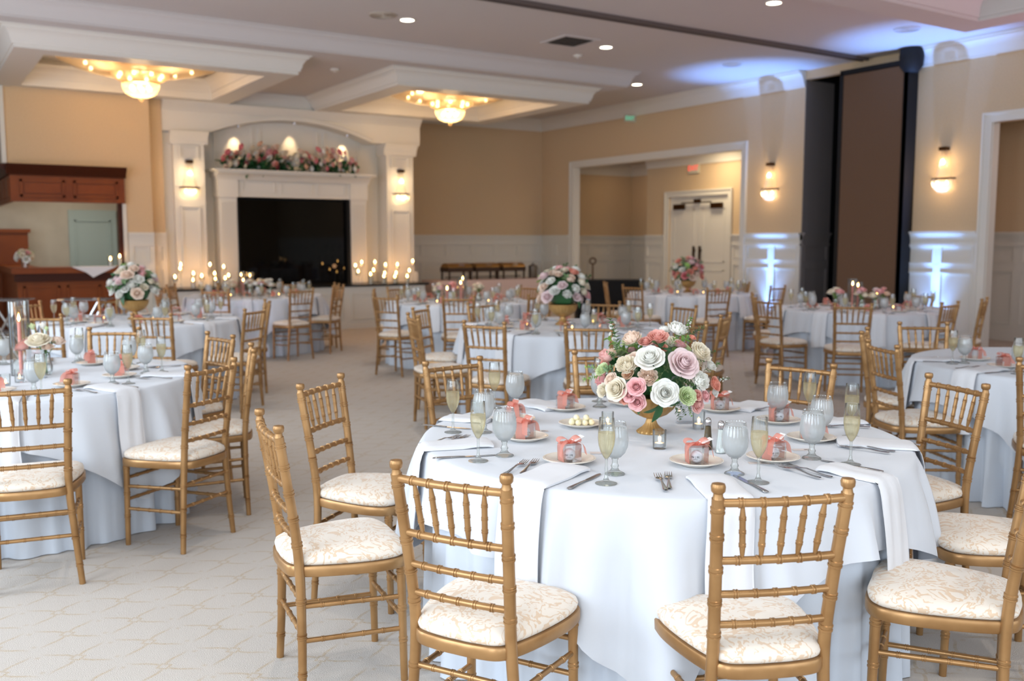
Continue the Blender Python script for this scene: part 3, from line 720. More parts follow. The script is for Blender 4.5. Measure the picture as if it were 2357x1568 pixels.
def disc(name, x, y, r, m, lb, cat, z=ZC):
    X, Y = k43(x, y); t = thing(name, lb, cat, (X, Y, z))
    MB().lathe([(r,-0.001), (r,-0.012), (r*0.9,-0.016)], 32, cap=False).build('rim', m, t)
    mb = MB(); mb.lathe([(0,-0.008), (r*0.9,-0.008), (r*0.9,-0.003), (0,-0.003)], 32)
    for k in range(1, 5): mb.lathe([(r*0.18*k-0.004,-0.009), (r*0.18*k-0.004,-0.014), (r*0.18*k+0.004,-0.014), (r*0.18*k+0.004,-0.009)], 28, cap=False)
    mb.build('grille', m, t)
disc('ceiling_speaker', 4.79, 10.12, 0.17, 'speaker_tan', 'round tan ceiling speaker left of the first downlight', 'speaker')
disc('ceiling_speaker', 10.45, 7.30, 0.17, 'ceiling_paint', 'round ceiling speaker in the blue light right of the partition', 'speaker')
disc('ceiling_speaker', 10.37, 10.11, 0.15, 'ceiling_paint', 'round ceiling speaker in the blue light left of the partition', 'speaker')
for (x, y), lb in (((8.07, 10.79), 'small round smoke detector below the square air vent'), ((6.0, 12.2), 'small round smoke detector on the soffit between the trays')):
    X, Y = k43(x, y); z = ZC if y < 11 else ZB
    if y > 11: X, Y = 6.0*2.54/2.58*1.05, 13.4; X = 5.55
    t = thing('smoke_detector', lb, 'smoke detector', (X, Y, z))
    MB().lathe([(0.07,-0.001), (0.07,-0.02), (0.05,-0.035), (0,-0.035)], 24).build('housing', 'white_paint', t); MB().lathe([(0.02,-0.036), (0.018,-0.05), (0,-0.05)], 14).build('sensor', 'ceiling_paint', t)
X, Y = k43(7.42, 10.09); t = thing('air_vent', 'square dark air vent in the ceiling between two downlights', 'air vent', (X, Y, ZC))
mb = MB(); ring_box(mb, -0.3, 0.3, -0.3, 0.3, 0.05, -0.015, -0.001); mb.build('frame', 'ceiling_paint', t, smooth=False)
MB().box(-0.25, 0.25, -0.25, 0.25, -0.004, -0.002).build('opening', 'plaster_vent', t, smooth=False)
for k in range(3):
    mb = MB(); s = 0.21-k*0.065; ring_box(mb, -s, s, -s, s, 0.02, -0.022, -0.005); mb.build('louvre', 'plaster_vent', t, smooth=False)
# exit signs
def txt(s, size, m, parent, loc, rot, name='lettering', ext=0.001, align='CENTER'):
    c = bpy.data.curves.new(name, 'FONT'); c.body = s; c.size = size; c.extrude = ext; c.align_x = align; c.align_y = 'CENTER'
    o = bpy.data.objects.new('tmp', c); COL.objects.link(o)
    bpy.context.view_layer.update()
    me = bpy.data.meshes.new_from_object(o.evaluated_get(bpy.context.evaluated_depsgraph_get())); bpy.data.objects.remove(o); bpy.data.curves.remove(c)
    me.name = name; me.materials.clear(); me.materials.append(M[m])
    return inst(name, me, parent, loc, rot)
t = thing('exit_sign', 'small white box sign with glowing red EXIT letters above the double doors', 'exit sign', (XD-0.001, 14.63, 3.04))
MB().box(-0.05, 0, -0.15, 0.15, -0.10, 0.10).build('case', 'exit_case', t, smooth=False)
MB().box(-0.053, -0.0501, -0.13, 0.13, -0.08, 0.08).build('face', 'exit_case', t, smooth=False)
txt('EXIT', 0.15, 'exit_red', t, (-0.055, 0, 0), (PI/2, 0, -PI/2))
t = thing('exit_sign', 'small exit sign with green letters under the crown moulding, seen edge-on', 'exit sign', (XR-0.10, 14.9, 3.98))
MB().box(-0.18, 0.1, -0.02, 0.02, -0.07, 0.07).build('case', 'exit_case', t, smooth=False)
txt('EXIT', 0.11, 'exit_green', t, (-0.06, -0.022, 0), (PI/2, 0, 0))
# uplights
for i, (y, lb) in enumerate(((11.25, 'small black floor uplight throwing blue light left of the partition'), (8.12, 'small black floor uplight throwing blue light right of the partition'))):
    t = thing('uplight', lb, 'uplight', (12.45, y, 0), 0, 'blue uplights along the wall')
    MB().box(-0.07, 0.07, -0.07, 0.07, 0.0, 0.012).box(-0.075, -0.06, -0.01, 0.01, 0.01, 0.14).box(0.06, 0.075, -0.01, 0.01, 0.01, 0.14).build('bracket', 'black_matte', t, smooth=False)
    MB().lathe([(0.045,0.04), (0.055,0.07), (0.055,0.19), (0.05,0.19), (0.05,0.178), (0,0.178)], 20).build('can', 'black_matte', t)
    MB().lathe([(0,0.179), (0.048,0.179), (0.048,0.184), (0,0.184)], 20).build('lens', 'led', t)
    o = light('uplight_lamp', 'SPOT', (12.45, y, 0.2), 1500, (0.17, 0.38, 1.0), (0,0,0), 0.03, spot=R(40), blend=1.0); aim(o, (12.0, y, 4.3))
    o = light('uplight_lamp', 'SPOT', (12.45, y, 0.2), 100, (0.20, 0.42, 1.0), (0,0,0), 0.04, spot=R(80), blend=1.0); aim(o, (12.42, y, 2.9))
# vestibule lamp
light('vestibule_lamp', 'AREA', (13.3, 13.6, 3.35), 26, (1.0, 0.80, 0.52), (0, 0, 0), 0.5)
light('bar_fill_light', 'AREA', (2.4, 17.4, 2.95), 22, (1.0, 0.9, 0.78), (0, 0, 0), 0.6)  # added fill inside the bar, brightens its back wall and door
light('bay_fill_light', 'AREA', (14.4, 17.2, 3.33), 3, (1.0, 0.66, 0.34), (0, 0, 0), 0.4)  # added orange fill that warms the deep bay
light('side_room_lamp', 'AREA', (13.5, 6.4, 3.35), 9, (1.0, 0.70, 0.62), (0, 0, 0), 0.5)
# pink uplight standing out of the frame on the right, washing the near tray
t = thing('uplight', 'small black floor uplight with pink light out of view on the right', 'uplight', (12.2, 2.6, 0))
MB().lathe([(0.045,0.0), (0.055,0.03), (0.055,0.15), (0.05,0.15), (0.05,0.138), (0,0.138)], 20).build('can', 'black_matte', t)
o = light('uplight_lamp', 'SPOT', (12.2, 2.6, 0.2), 330, (1.0, 0.45, 0.62), (0,0,0), 0.05, spot=R(90), blend=0.8); aim(o, (10.4, 4.5, 4.0))

t = thing('uplight', 'added small black floor uplight with pink light out of view on the left', 'uplight', (-1.9, 9.9, 0))  # added, unseen fixture that tints the soffit and fireplace pink
MB().lathe([(0.045,0.0), (0.055,0.03), (0.055,0.15), (0.05,0.15), (0.05,0.138), (0,0.138)], 20).build('can', 'black_matte', t)
o = light('uplight_lamp', 'SPOT', (-1.9, 9.9, 0.2), 190, (1.0, 0.5, 0.66), (0,0,0), 0.05, spot=R(75), blend=1.0); aim(o, (5.5, 14.0, 3.6))
# ------------------------------------------------------------ chairs
def bamboo(pts, r, nodes, n=12, ring=1.28, taper=None):
    ring = 1 + (ring-1)*0.82
    """tube through pts (list of Vectors) with double bamboo rings at the given fractions"""
    pts = [Vector(p) for p in pts]; d = [0]
    for i in range(1, len(pts)): d.append(d[-1]+(pts[i]-pts[i-1]).length)
    Lt = d[-1]
    def at(s):
        s = min(max(s, 0), Lt)
        for i in range(1, len(pts)):
            if s <= d[i]+1e-9:
                f = (s-d[i-1])/max(d[i]-d[i-1], 1e-9); return pts[i-1].lerp(pts[i], f)
        return pts[-1]
    tp = taper or (lambda f: 1.0)
    ss = [(x, 1.0) for x in d]
    k = r*0.22
    for fr in nodes:
        c = fr*Lt
        for o, m in ((-2.9*k, 1.0), (-2.4*k, ring), (-1.0*k, ring), (-0.6*k, 1.02), (0.6*k, 1.02), (1.0*k, ring), (2.4*k, ring), (2.9*k, 1.0)):
            if 0 <= c+o <= Lt: ss.append((c+o, m))
    ss.sort(); out = []; rr = []
    for s, m in ss:
        if out and (at(s)-out[-1]).length < 1e-4: continue
        out.append(at(s)); rr.append(r*m*tp(s/Lt))
    return MB().tube(out, rr, n)
def smooth_path(ctrl, n=14):
    """Catmull-Rom through control points"""
    c = [Vector(p) for p in ctrl]; c = [2*c[0]-c[1]] + c + [2*c[-1]-c[-2]]; out = []
    for i in range(1, len(c)-2):
        for k in range(n):
            t = k/n; p0, p1, p2, p3 = c[i-1:i+3]
            out.append(0.5*((2*p1)+(p2-p0)*t+(2*p0-5*p1+4*p2-p3)*t*t+(3*p1-p0-3*p2+p3)*t**3))
    out.append(c[-2]); return out
def seat_outline(k=1.0, n=72, ox=0.0):
    pts = []
    ctrl = [(0.0,0.205), (0.12,0.203), (0.195,0.17), (0.213,0.09), (0.20,-0.02), (0.168,-0.14), (0.13,-0.205), (0.06,-0.222), (0,-0.224)]
    half = [Vector((x, y, 0)) for x, y in ctrl]
    full = half + [Vector((-p.x, p.y, 0)) for p in reversed(half[1:-1])]
    m = len(full); out = []
    for i in range(m):
        for q in range(5):
            t = q/5; p0, p1, p2, p3 = full[(i-1) % m], full[i], full[(i+1) % m], full[(i+2) % m]
            v = 0.5*((2*p1)+(p2-p0)*t+(2*p0-5*p1+4*p2-p3)*t*t+(3*p1-p0-3*p2+p3)*t**3)
            out.append((v.x*k, (v.y+0.01)*k-0.01))
    return out
def chair_proto():
    r = thing('ballroom_chair', '', 'chair')
    zs = 0.435
    def post(s): return smooth_path([(s*0.188,-0.185,0.0), (s*0.168,-0.178,0.22), (s*0.152,-0.178,0.44), (s*0.156,-0.196,0.62), (s*0.170,-0.238,0.895)], 7)
    for s in (-1, 1):
        pth = post(s)
        mb = bamboo(pth, 0.0155, (0.10, 0.24, 0.37, 0.585, 0.685, 0.785, 0.885, 0.965), 14, 1.2, taper=lambda f: 0.86+0.22*min(1, f/0.45) - 0.04*f)
        mb.lathe([(0.0145,-0.004), (0.0125,0.006), (0.012,0.012), (0.0175,0.018), (0.0185,0.030), (0.016,0.037), (0.0,0.040)], 14, (s*0.170,-0.238,0.895))
        mb.build('back_post', 'gold_wood', r, sharp=38)
        bamboo([(s*0.178,0.172,0), (s*0.176,0.165,0.425)], 0.0155, (0.35, 0.62, 0.93), 12, 1.16, taper=lambda f: 0.84+0.2*f).build('leg', 'gold_wood', r, sharp=38)
    def px(s, z):
        pp = post(s)
        for i in range(1, len(pp)):
            if pp[i].z >= z: f = (z-pp[i-1].z)/(pp[i].z-pp[i-1].z); return pp[i-1].lerp(pp[i], f)
        return pp[-1]
    def rail(z, bow, rad, nodes, name):
        a, b = px(-1, z), px(1, z); m = (a+b)/2 + Vector((0,-bow,0))
        pts = [a.lerp(m, t)*(1-t) + m.lerp(b, t)*t for t in [i/14 for i in range(15)]]
        bamboo(pts, rad, nodes, 12, 1.3).build(name, 'gold_wood', r, sharp=38); return pts
    nd = (0.167, 0.333, 0.5, 0.667, 0.833)
    top = rail(0.883, 0.028, 0.0112, nd, 'top_rail'); low = rail(0.728, 0.022, 0.0105, nd, 'crosspiece')
    rail(0.636, 0.020, 0.0098, nd, 'crosspiece'); rail(0.552, 0.018, 0.0098, nd, 'crosspiece')
    def atp(pts, f): i = min(int(f*14), 13); return pts[i].lerp(pts[i+1], f*14-i)
    for f in (0.18, 0.34, 0.5, 0.66, 0.82):
        bamboo([atp(low, 0.5+(f-0.5)*0.93), atp(top, f)] if False else [atp(low, 0.5+(f-0.5)*0.93).lerp(atp(top, f), q/8) for q in range(9)], 0.0082, (0.27, 0.5, 0.73), 10, 1.2,
               taper=lambda q: 0.45+0.55*min(1, min(q, 1-q)/0.22)).build('spindle', 'gold_wood', r, sharp=38)
    for s in (-1, 1):
        for z in (0.315, 0.20):
            a = px(s, z); b = Vector((s*0.1765, 0.168, z-0.012)); bamboo([a, b], 0.0085, (0.2, 0.4, 0.6, 0.8), 10, 1.25).build('stretcher', 'gold_wood', r, sharp=38)
    for z in (0.345, 0.235): bamboo([(-0.1765,0.166,z), (0.1765,0.166,z)], 0.0085, (0.2, 0.4, 0.6, 0.8), 10, 1.25).build('stretcher', 'gold_wood', r, sharp=38)
    for z in (0.335, 0.225): bamboo([px(-1, z), px(1, z)], 0.0085, (0.2, 0.4, 0.6, 0.8), 10, 1.25).build('stretcher', 'gold_wood', r, sharp=38)
    mb = MB(); o = seat_outline(); n = len(o); rows = []
    for k, z in ((0.90,0.413), (0.985,0.413), (1.0,0.418), (1.0,0.444), (0.985,0.449), (0.86,0.449)): rows.append([Vector((x*k, y*k, z)) for x, y in o+[o[0]]])
    mb.grid(rows); mb.add([Vector((x*0.86, y*0.86, 0.445)) for x, y in o], [tuple(range(n))]); mb.build('seat_frame', 'gold_wood', r, sharp=40)
    mb = MB(); rows = []
    for k, z in ((0.93,0.4495), (0.965,0.455), (0.975,0.466), (0.955,0.478), (0.88,0.489), (0.72,0.498), (0.5,0.504), (0.25,0.507), (0.0,0.508)): rows.append([Vector((x*k, y*k, z)) for x, y in o+[o[0]]])
    mb.grid(rows).build('cushion', 'damask', r, sharp=80)
    return r
CH = Proto(chair_proto())
TAB = {1: ((2.46,2.74), 'the front table'), 2: ((4.95,6.80), 'the middle gold-urn table'), 3: ((5.93,10.35), 'the candlelit table before the buffet'), 4: ((9.80,10.25), 'the far table by the double doors'),
       5: ((9.10,6.80), 'the candlelit table on the right'), 6: ((6.10,3.00), 'the table cut by the right edge'), 7: ((0.52,5.88), 'the table cut by the left edge'), 8: ((1.93,9.65), 'the gold-urn table near the bar'), 9: ((4.15,13.05), 'the table before the fireplace')}
POS = ['nearest side', 'front left', 'left side', 'back left', 'far side, left', 'far side, right', 'back right', 'right side', 'front right', 'nearest side, right']
POS = ['front-centre left', 'front left', 'left', 'back left', 'back-centre left', 'back-centre right', 'back right', 'right', 'front right', 'front-centre right']
def pos_name(t, x, y, used):
    c = TAB[t][0]; ct = Vector((c[0], c[1])); d = Vector((x, y)) - ct; v = -ct.normalized()   # v: toward camera
    a = math.degrees(math.atan2(v.x*d.y - v.y*d.x, v.dot(d)))   # ccw from camera direction seen from above
    a = -a   # clockwise = to the left in the picture
    a = (a) % 360
    order = sorted(range(10), key=lambda k: abs(((18+36*k) - a + 180) % 360 - 180))
    for k in order:
        if k not in used: used.add(k); return POS[k]
    return POS[order[0]]
used_ch = {t: set() for t in TAB}
Q = 0.975
def chair(t, mx, my, ang=None, q=True, label=None):
    """mx,my: midpoint under the two finials; ang: facing direction in degrees (None: toward its table)"""
    if q: mx, my = mx*Q, my*Q
    c = TAB[t][0]
    if ang is None: ang = math.degrees(math.atan2(c[1]-my, c[0]-mx))
    f = Vector((cos(R(ang)), sin(R(ang)))); o = Vector((mx, my)) + f*0.238
    lb = label or 'gold chair with cream seat, %s of %s' % (pos_name(t, mx, my, used_ch[t]), TAB[t][1])
    return CH.put((o.x, o.y, 0), R(ang-90), lb, 'gold chairs with cream seats')
for t, x, y, a in ((1,1.21,2.18,29), (1,1.85,1.59,66), (1,1.04,3.16,-8), (1,1.54,3.94,-52), (1,2.38,4.24,-83), (1,3.82,3.2,-165), (1,3.91,2.41,163),
                   (2,3.73,6.16,31), (2,4.28,5.56,49), (2,4.99,5.27,79), (2,6.38,6.78,178), (2,3.6,7.1,-13), (2,4.1,7.93,-51), (2,4.92,8.14,-92),
                   (3,5.26,9.24,58), (3,4.67,9.91,None), (3,5.08,11.11,None), (3,5.66,11.66,None), (3,6.58,11.3,None),
                   (4,8.94,11.22,None), (4,8.66,10.26,None), (4,9.18,9.09,76), (4,10.82,10.18,None), (4,10.26,9.03,None),
                   (5,7.90,5.99,47), (5,10.22,6.82,-178), (5,8.93,5.61,97), (5,9.83,5.78,None), (5,8.47,7.84,None), (5,7.80,7.0,None),
                   (6,4.97,3.55,-26), (6,5.62,4.16,None), (6,6.48,4.28,-128),
                   (7,1.30,4.82,125), (7,1.76,6.30,-168), (7,1.25,7.14,-122), (7,0.42,4.56,80),
                   (8,1.77,8.38,50), (8,0.97,8.82,56), (8,2.73,8.60,132), (8,3.20,9.66,None), (8,1.06,10.68,-47), (8,1.95,10.95,None),
                   (9,4.40,11.88,102), (9,5.41,13.14,None), (9,4.92,13.73,None), (9,4.08,14.08,None), (9,3.24,14.02,None), (9,3.39,12.28,None), (9,5.15,12.45,None)):
    chair(t, x, y, a)
for t, x, y, a in ((1,2.73,1.42,120), (1,3.42,1.69,136), (1,3.21,4.02,-119)):
    if x: chair(t, x, y, a, q=False)
chair(7, 1.70, 5.42, 165); chair(6, 4.98, 2.52, None); chair(2, 6.05, 7.62, None); chair(2, 5.86, 5.72, None); chair(3, 7.35, 10.9, None); chair(3, 7.15, 9.7, None); chair(3, 6.25, 9.05, None); chair(9, 2.9, 13.2, None)

# ------------------------------------------------------------ tables under their cloths
ZT = 0.765; RT = 0.92
def fold(a, seed, n=9):
    """irregular soft pleats, -1..1"""
    rnd = random.Random(seed); v = 0; am = 0
    for k in range(5):
        f = int(n*2.1) + rnd.randint(-4, 4) + k*5; p = rnd.random()*6.28; w = rnd.uniform(0.5, 1.0)/(1+k*0.35); v += w*sin(f*a+p+0.8*sin(2*a+k)); am += w*w
    v /= am**0.5; return max(-1.0, min(1.0, v*0.62))
def top_cloth(c, rot, half, seed, flat=(), R_=RT):
    mb = MB(); n = 216; rows = []
    ang = [2*PI*k/n for k in range(n+1)]
    def ext(a):
        q = a - rot + PI/4; x, y = abs(cos(q)), abs(sin(q)); return half/((x**10+y**10)**0.1)*0.985
    for r in (0.001, 0.3, 0.6, 0.8, 0.88, R_-0.006): rows.append([Vector((c[0]+r*cos(a), c[1]+r*sin(a), ZT)) for a in ang])
    rows.append([Vector((c[0]+(R_+0.007)*cos(a), c[1]+(R_+0.007)*sin(a), ZT-0.004)) for a in ang])
    for j in range(1, 19):
        t = (j/18)**1.1; row = []
        for a in ang:
            Lh = max(ext(a)-R_, 0.10); d = Lh*t
            fo = fold(a, seed)
            for q in flat:      # pressed flat under a hanging napkin
                dq = abs((math.degrees(a)-q+180) % 360 - 180)
                if dq < 8: wq = min(1, (8-dq)/3); fo = fo*(1-wq) - 0.8*wq
            sh = 1-math.exp(-d*7); rr = R_ + 0.012 + 0.055*d + 0.030*sh*(fo+1)*(0.4+1.6*min(1, Lh*1.6)) + 0.045*d*(fo+1)
            tw = 0.05*d*sin(3*a+seed)
            row.append(Vector((c[0]+rr*cos(a+tw), c[1]+rr*sin(a+tw), ZT-0.010-d*0.985)))
        rows.append(row)
    mb.grid(rows); me = mb.mesh('top_cloth', 'cloth_white', sharp=75); return me
def under_cloth(c, seed, R_=RT, z=ZT-0.006):
    mb = MB(); n = 240; rows = []; ang = [2*PI*k/n for k in range(n+1)]
    rows.append([Vector((c[0]+0.7*cos(a), c[1]+0.7*sin(a), z-0.004)) for a in ang])
    for j in range(0, 15):
        d = (z-0.006)*j/14; row = []
        for a in ang:
            fo = max(-1, min(1, fold(a, seed+50, 15)))
            rr = R_ - 0.006 + 0.012*d + 0.056*d*fo + 0.012*(1-math.exp(-d*5))*fo - 0.012*(1-math.exp(-d*5))
            row.append(Vector((c[0]+rr*cos(a), c[1]+rr*sin(a), z-0.002-d)))
        rows.append(row)
    return mb.grid(rows).mesh('floor_length_cloth', 'cloth_under', sharp=75)
ROT = {1: R(-132.8), 2: R(200), 3: R(160), 4: R(215), 5: R(228), 6: R(205), 7: R(-62), 8: R(-20), 9: R(250)}
NAPA = {1: [q-2 for q in (204, 243, 280, 316, 163, 127, 93, 20, 347, 58)]}
for t_, a_ in ((2, 24), (8, 10), (7, -100), (6, 100), (3, 5), (4, 20), (5, 12), (9, 30)): NAPA[t_] = [(a_+36*k_) % 360 for k_ in range(10)]
for t, (c, nm) in TAB.items():
    o = inst('tablecloth', top_cloth(c, ROT[t], 1.143, t*7, NAPA[t])); tag(o, 'square white top cloth draped over ' + nm, 'tablecloth', 'white top cloths')
    o = inst('floor_length_tablecloth', under_cloth(c, t*3)); tag(o, 'floor-length pale blue-white cloth under the top cloth of ' + nm, 'tablecloth', 'floor-length cloths')

# ------------------------------------------------------------ glassware and tableware prototypes
def flute_proto():
    r = thing('champagne_flute', '', 'glass'); s = 1.0
    bowl = [(0.0045,0.078), (0.011,0.088), (0.019,0.103), (0.0248,0.122), (0.0272,0.143), (0.0268,0.165), (0.0250,0.188), (0.0235,0.208)]
    MB().lathe(bowl, 28, cap=False).lathe([(r_-0.0004, z) for r_, z in bowl[-2:]][::-1], 28, cap=False).lathe([(0.0235,0.2075), (0.0242,0.2085), (0.0235,0.2095), (0.0228,0.2085), (0.0235,0.2075)], 28, cap=False).build('bowl', 'glass', r, sharp=80)
    lq = [(0.003,0.080), (0.010,0.089), (0.018,0.1035), (0.0238,0.1222), (0.0262,0.143), (0.0258,0.163)]
    MB().lathe(lq, 28).build('champagne', 'champagne', r, sharp=60)
    MB().lathe([(0.0345,0.0), (0.035,0.0015), (0.033,0.003), (0.020,0.006), (0.010,0.011), (0.006,0.020), (0.0042,0.034), (0.0052,0.048), (0.0040,0.060), (0.0046,0.078), (0.0,0.0785)], 24).build('stem', 'stem_clear', r, sharp=60)
    return r
def goblet_proto():
    r = thing('water_goblet', '', 'glass')
    bowl = [(0.007,0.052), (0.020,0.058), (0.033,0.072), (0.0415,0.092), (0.0435,0.112), (0.0415,0.135), (0.037,0.157), (0.0335,0.170)]
    MB().lathe(bowl[:-1], 32, cap=False).build('bowl', 'glass_frost', r, sharp=80)
    MB().lathe([(0.037,0.157), (0.0333,0.1702), (0.0343,0.1716), (0.0333,0.1728), (0.0326,0.171)], 32, cap=False).build('rim', 'glass', r, sharp=80)
    MB().lathe([(0.005,0.054), (0.019,0.060), (0.0315,0.073), (0.040,0.092), (0.0422,0.112), (0.0402,0.135), (0.0372,0.150)], 32).build('ice_water', 'glass_frost', r, sharp=60)
    MB().lathe([(0.033,0.0), (0.0335,0.002), (0.031,0.0045), (0.019,0.010), (0.014,0.015), (0.011,0.022), (0.014,0.028), (0.0095,0.036), (0.009,0.046), (0.012,0.052), (0.0,0.0535)], 20, mod=lambda a, z: 1+0.03*cos(8*a)).build('stem', 'stem_clear', r, sharp=60)
    return r
def votive_proto():
    r = thing('votive_candle', '', 'candle')
    MB().lathe([(0.0,0.0), (0.023,0.0), (0.0245,0.003), (0.0255,0.07), (0.0240,0.07), (0.0230,0.008), (0.0,0.008)], 28).build('glass_cup', 'glass', r, sharp=50)
    MB().lathe([(0,0.0085), (0.0185,0.0085), (0.0185,0.022), (0.0175,0.022), (0.0175,0.019), (0,0.0185)], 24).build('tealight', 'tin', r, sharp=50)
    MB().lathe([(0,0.019), (0.0172,0.0192), (0.0172,0.0205), (0,0.0200)], 20).build('wax', 'wax', r)
    MB().lathe([(0,0.021), (0.0028,0.025), (0.0040,0.030), (0.0022,0.038), (0.0,0.045)], 10).build('flame', 'flame_small', r)
    return r
def plate_proto():
    r = thing('bread_plate', '', 'plate')
    prof = [(0,0.003), (0.048,0.003), (0.052,0.001), (0.056,0.002), (0.062,0.006), (0.080,0.013), (0.089,0.0165), (0.0915,0.0175), (0.0905,0.0188), (0.088,0.0182), (0.078,0.0155), (0.062,0.0095), (0.055,0.0068), (0,0.0062)]
    MB().lathe(prof, 56, mod=lambda a, z: 1+(0.006*cos(36*a) if z > 0.012 else 0)).build('dish', 'porcelain', r, sharp=60)
    MB().lathe([(0.0835,0.0168), (0.0845,0.0188), (0.0855,0.0180)], 96, cap=False, mod=lambda a, z: 1+0.006*cos(48*a)).build('beaded_rim', 'porcelain', r)
    return r
def ribbon_strip(mb, pts, w, side):
    """flat band through pts, width w along side vector(s)"""
    sv = Vector(side).normalized(); rows = []
    for off in (-0.5, 0, 0.5): rows.append([Vector(p) + sv*w*off for p in pts])
    return mb.grid(rows)
def favor_proto(open_=False):
    r = thing('favor_box', '', 'favor box'); h = 0.031; z1 = 0.060
    mb = MB()
    for q in ((-h,h,-h,-h+0.0006), (-h,h,h-0.0006,h), (-h,-h+0.0006,-h,h), (h-0.0006,h,-h,h)): mb.box(q[0], q[1], q[2], q[3], 0, z1)
    mb.box(-h, h, -h, h, z1-0.0006, z1).box(-h, h, -h, h, 0, 0.0006); mb.build('clear_box', 'clear_box', r, smooth=False)
    mb = MB(); e = h+0.0015
    for ax in (0,):
        P_ = [(-e, 0.002), (-e-0.002, 0.03), (-e, z1+0.001), (0, z1+0.0035), (e, z1+0.001), (e+0.002, 0.03), (e, 0.002)]
        pts = smooth_path([((a, 0, z) if ax == 0 else (0, a, z+0.001)) for a, z in P_], 4)
        ribbon_strip(mb, pts, 0.042, (0,1,0) if ax == 0 else (1,0,0))
    mb.build('ribbon', 'ribbon', r, sharp=80, recalc=False)
    mb = MB()
    for s in (-1, 1):
        pts = smooth_path([(0,0,z1+0.004), (s*0.018,-0.004,z1+0.022), (s*0.038,0.002,z1+0.022), (s*0.042,0.004,z1+0.008), (s*0.018,0.002,z1+0.006), (0,0,z1+0.004)], 5)
        ribbon_strip(mb, pts, 0.026, (0,1,0.15))
        pts = smooth_path([(0,0,z1+0.005), (s*0.020,-0.014,z1+0.012), (s*0.042,-0.024,z1-0.004), (s*0.050,-0.028,z1-0.036)], 5)
        ribbon_strip(mb, pts, 0.026, (0.2,1,0.1))
    mb.lathe([(0,-0.006), (0.006,-0.003), (0.007,0.002), (0.004,0.006), (0,0.007)], 10, (0,0,z1+0.007)); mb.build('bow', 'ribbon', r, sharp=80, recalc=False)
    Mx = Matrix.Translation((0.022,-0.008,z1+0.015)) @ Euler((0.2, -0.22, 0.35)).to_matrix().to_4x4()
    MB().box(-0.014, 0.034, -0.010, 0.010, 0, 0.0008, Mx).build('tag', 'tag_paper', r, smooth=False)
    return r
def ball_proto():
    r = thing('golf_ball', '', 'golf ball')
    bm = bmesh.new(); bmesh.ops.create_icosphere(bm, subdivisions=5, radius=0.0214)
    gold = (1+5**0.5)/2; cs = []
    for i in range(220):
        y = 1-2*(i+0.5)/220; a = 2*PI*i/gold; q = math.sqrt(1-y*y); cs.append(Vector((q*cos(a), y, q*sin(a))))
    from mathutils.kdtree import KDTree
    kd = KDTree(len(cs)); [kd.insert(c, i) for i, c in enumerate(cs)]; kd.balance()
    for v in bm.verts:
        d = kd.find(v.co.normalized())[2]; v.co *= 1 - 0.012*max(0, 1-(d/0.085)**2)
    me = bpy.data.meshes.new('ball'); bm.to_mesh(me); bm.free(); me.materials.append(M['golf_white']); me.shade_smooth()
    inst('ball', me, r, (0,0,0.0214))
    txt('N | M', 0.011, 'ink', r, (0,-0.0214,0.0225), (PI/2,0,0), 'monogram', 0.0004)
    mb = MB()
    for k in range(6): mb.box(-0.0066+k*0.0024, -0.0052+k*0.0024, -0.0212, -0.0206, 0.0142, 0.0156)
    mb.build('small_print', 'ink', r, smooth=False)
    return r
def fork_proto():
    r = thing('fork', '', 'fork')
    def zc(y): return 0.004 + 0.010*max(0, (y-0.03)/0.07)**2*0.5 + (0.012*math.exp(-((y-0.0)/0.03)**2)*0.5)
    mb = MB(); ys = [-0.10,-0.098,-0.09,-0.06,-0.02,0.005,0.02,0.03,0.045,0.055]; ws = [0.004,0.0075,0.0085,0.006,0.0035,0.003,0.004,0.010,0.0125,0.0125]
    up = [[Vector((sx*w, y, zc(y)+(0.0022 if abs(sx) < 1 else 0.0012))) for sx in (-1,-0.5,0.5,1)] for y, w in zip(ys, ws)]
    dn = [[v - Vector((0,0,0.0022)) for v in reversed(row)] for row in up]
    mb.grid([a+b+[a[0]] for a, b in zip(up, dn)]); mb.build('handle', 'steel', r, sharp=60)
    mb = MB()
    for k in range(4):
        x = -0.0108+k*0.0072; mb.tube([(x*1.0, 0.053, zc(0.053)+0.001), (x*1.02, 0.07, zc(0.07)), (x*0.98, 0.088, zc(0.088)), (x*0.95, 0.098, zc(0.098)+0.001)], [0.0017,0.0016,0.0013,0.0006], 6)
    mb.box(-0.0125, 0.0125, 0.05, 0.058, zc(0.053)-0.001, zc(0.053)+0.0015); mb.build('tines', 'steel', r, sharp=60)
    return r
def knife_proto():
    r = thing('table_knife', '', 'knife')
    mb = MB(); ys = [-0.115,-0.113,-0.10,-0.06,-0.02,0.0]; ws = [0.004,0.0085,0.009,0.0065,0.0055,0.0065]; hs = [0.003,0.005,0.006,0.006,0.005,0.004]
    mb.grid([[Vector((w*cos(a), y, h*0.55+0.001+h*0.5*sin(a))) for a in [2*PI*k/10 for k in range(11)]] for y, w, h in zip(ys, ws, hs)]); mb.add([Vector((0.004*cos(2*PI*k/10), -0.115, 0.003+0.0015*sin(2*PI*k/10))) for k in range(10)], [tuple(range(10))])
    mb.build('handle', 'steel', r, sharp=60)
    MB().prism([(-0.006,0.0), (0.006,0.0), (0.0095,0.02), (0.0095,0.085), (0.006,0.105), (-0.001,0.112), (-0.006,0.10), (-0.007,0.02)], 0.0015, 0.0028).build('blade', 'steel', r, smooth=False)
    return r
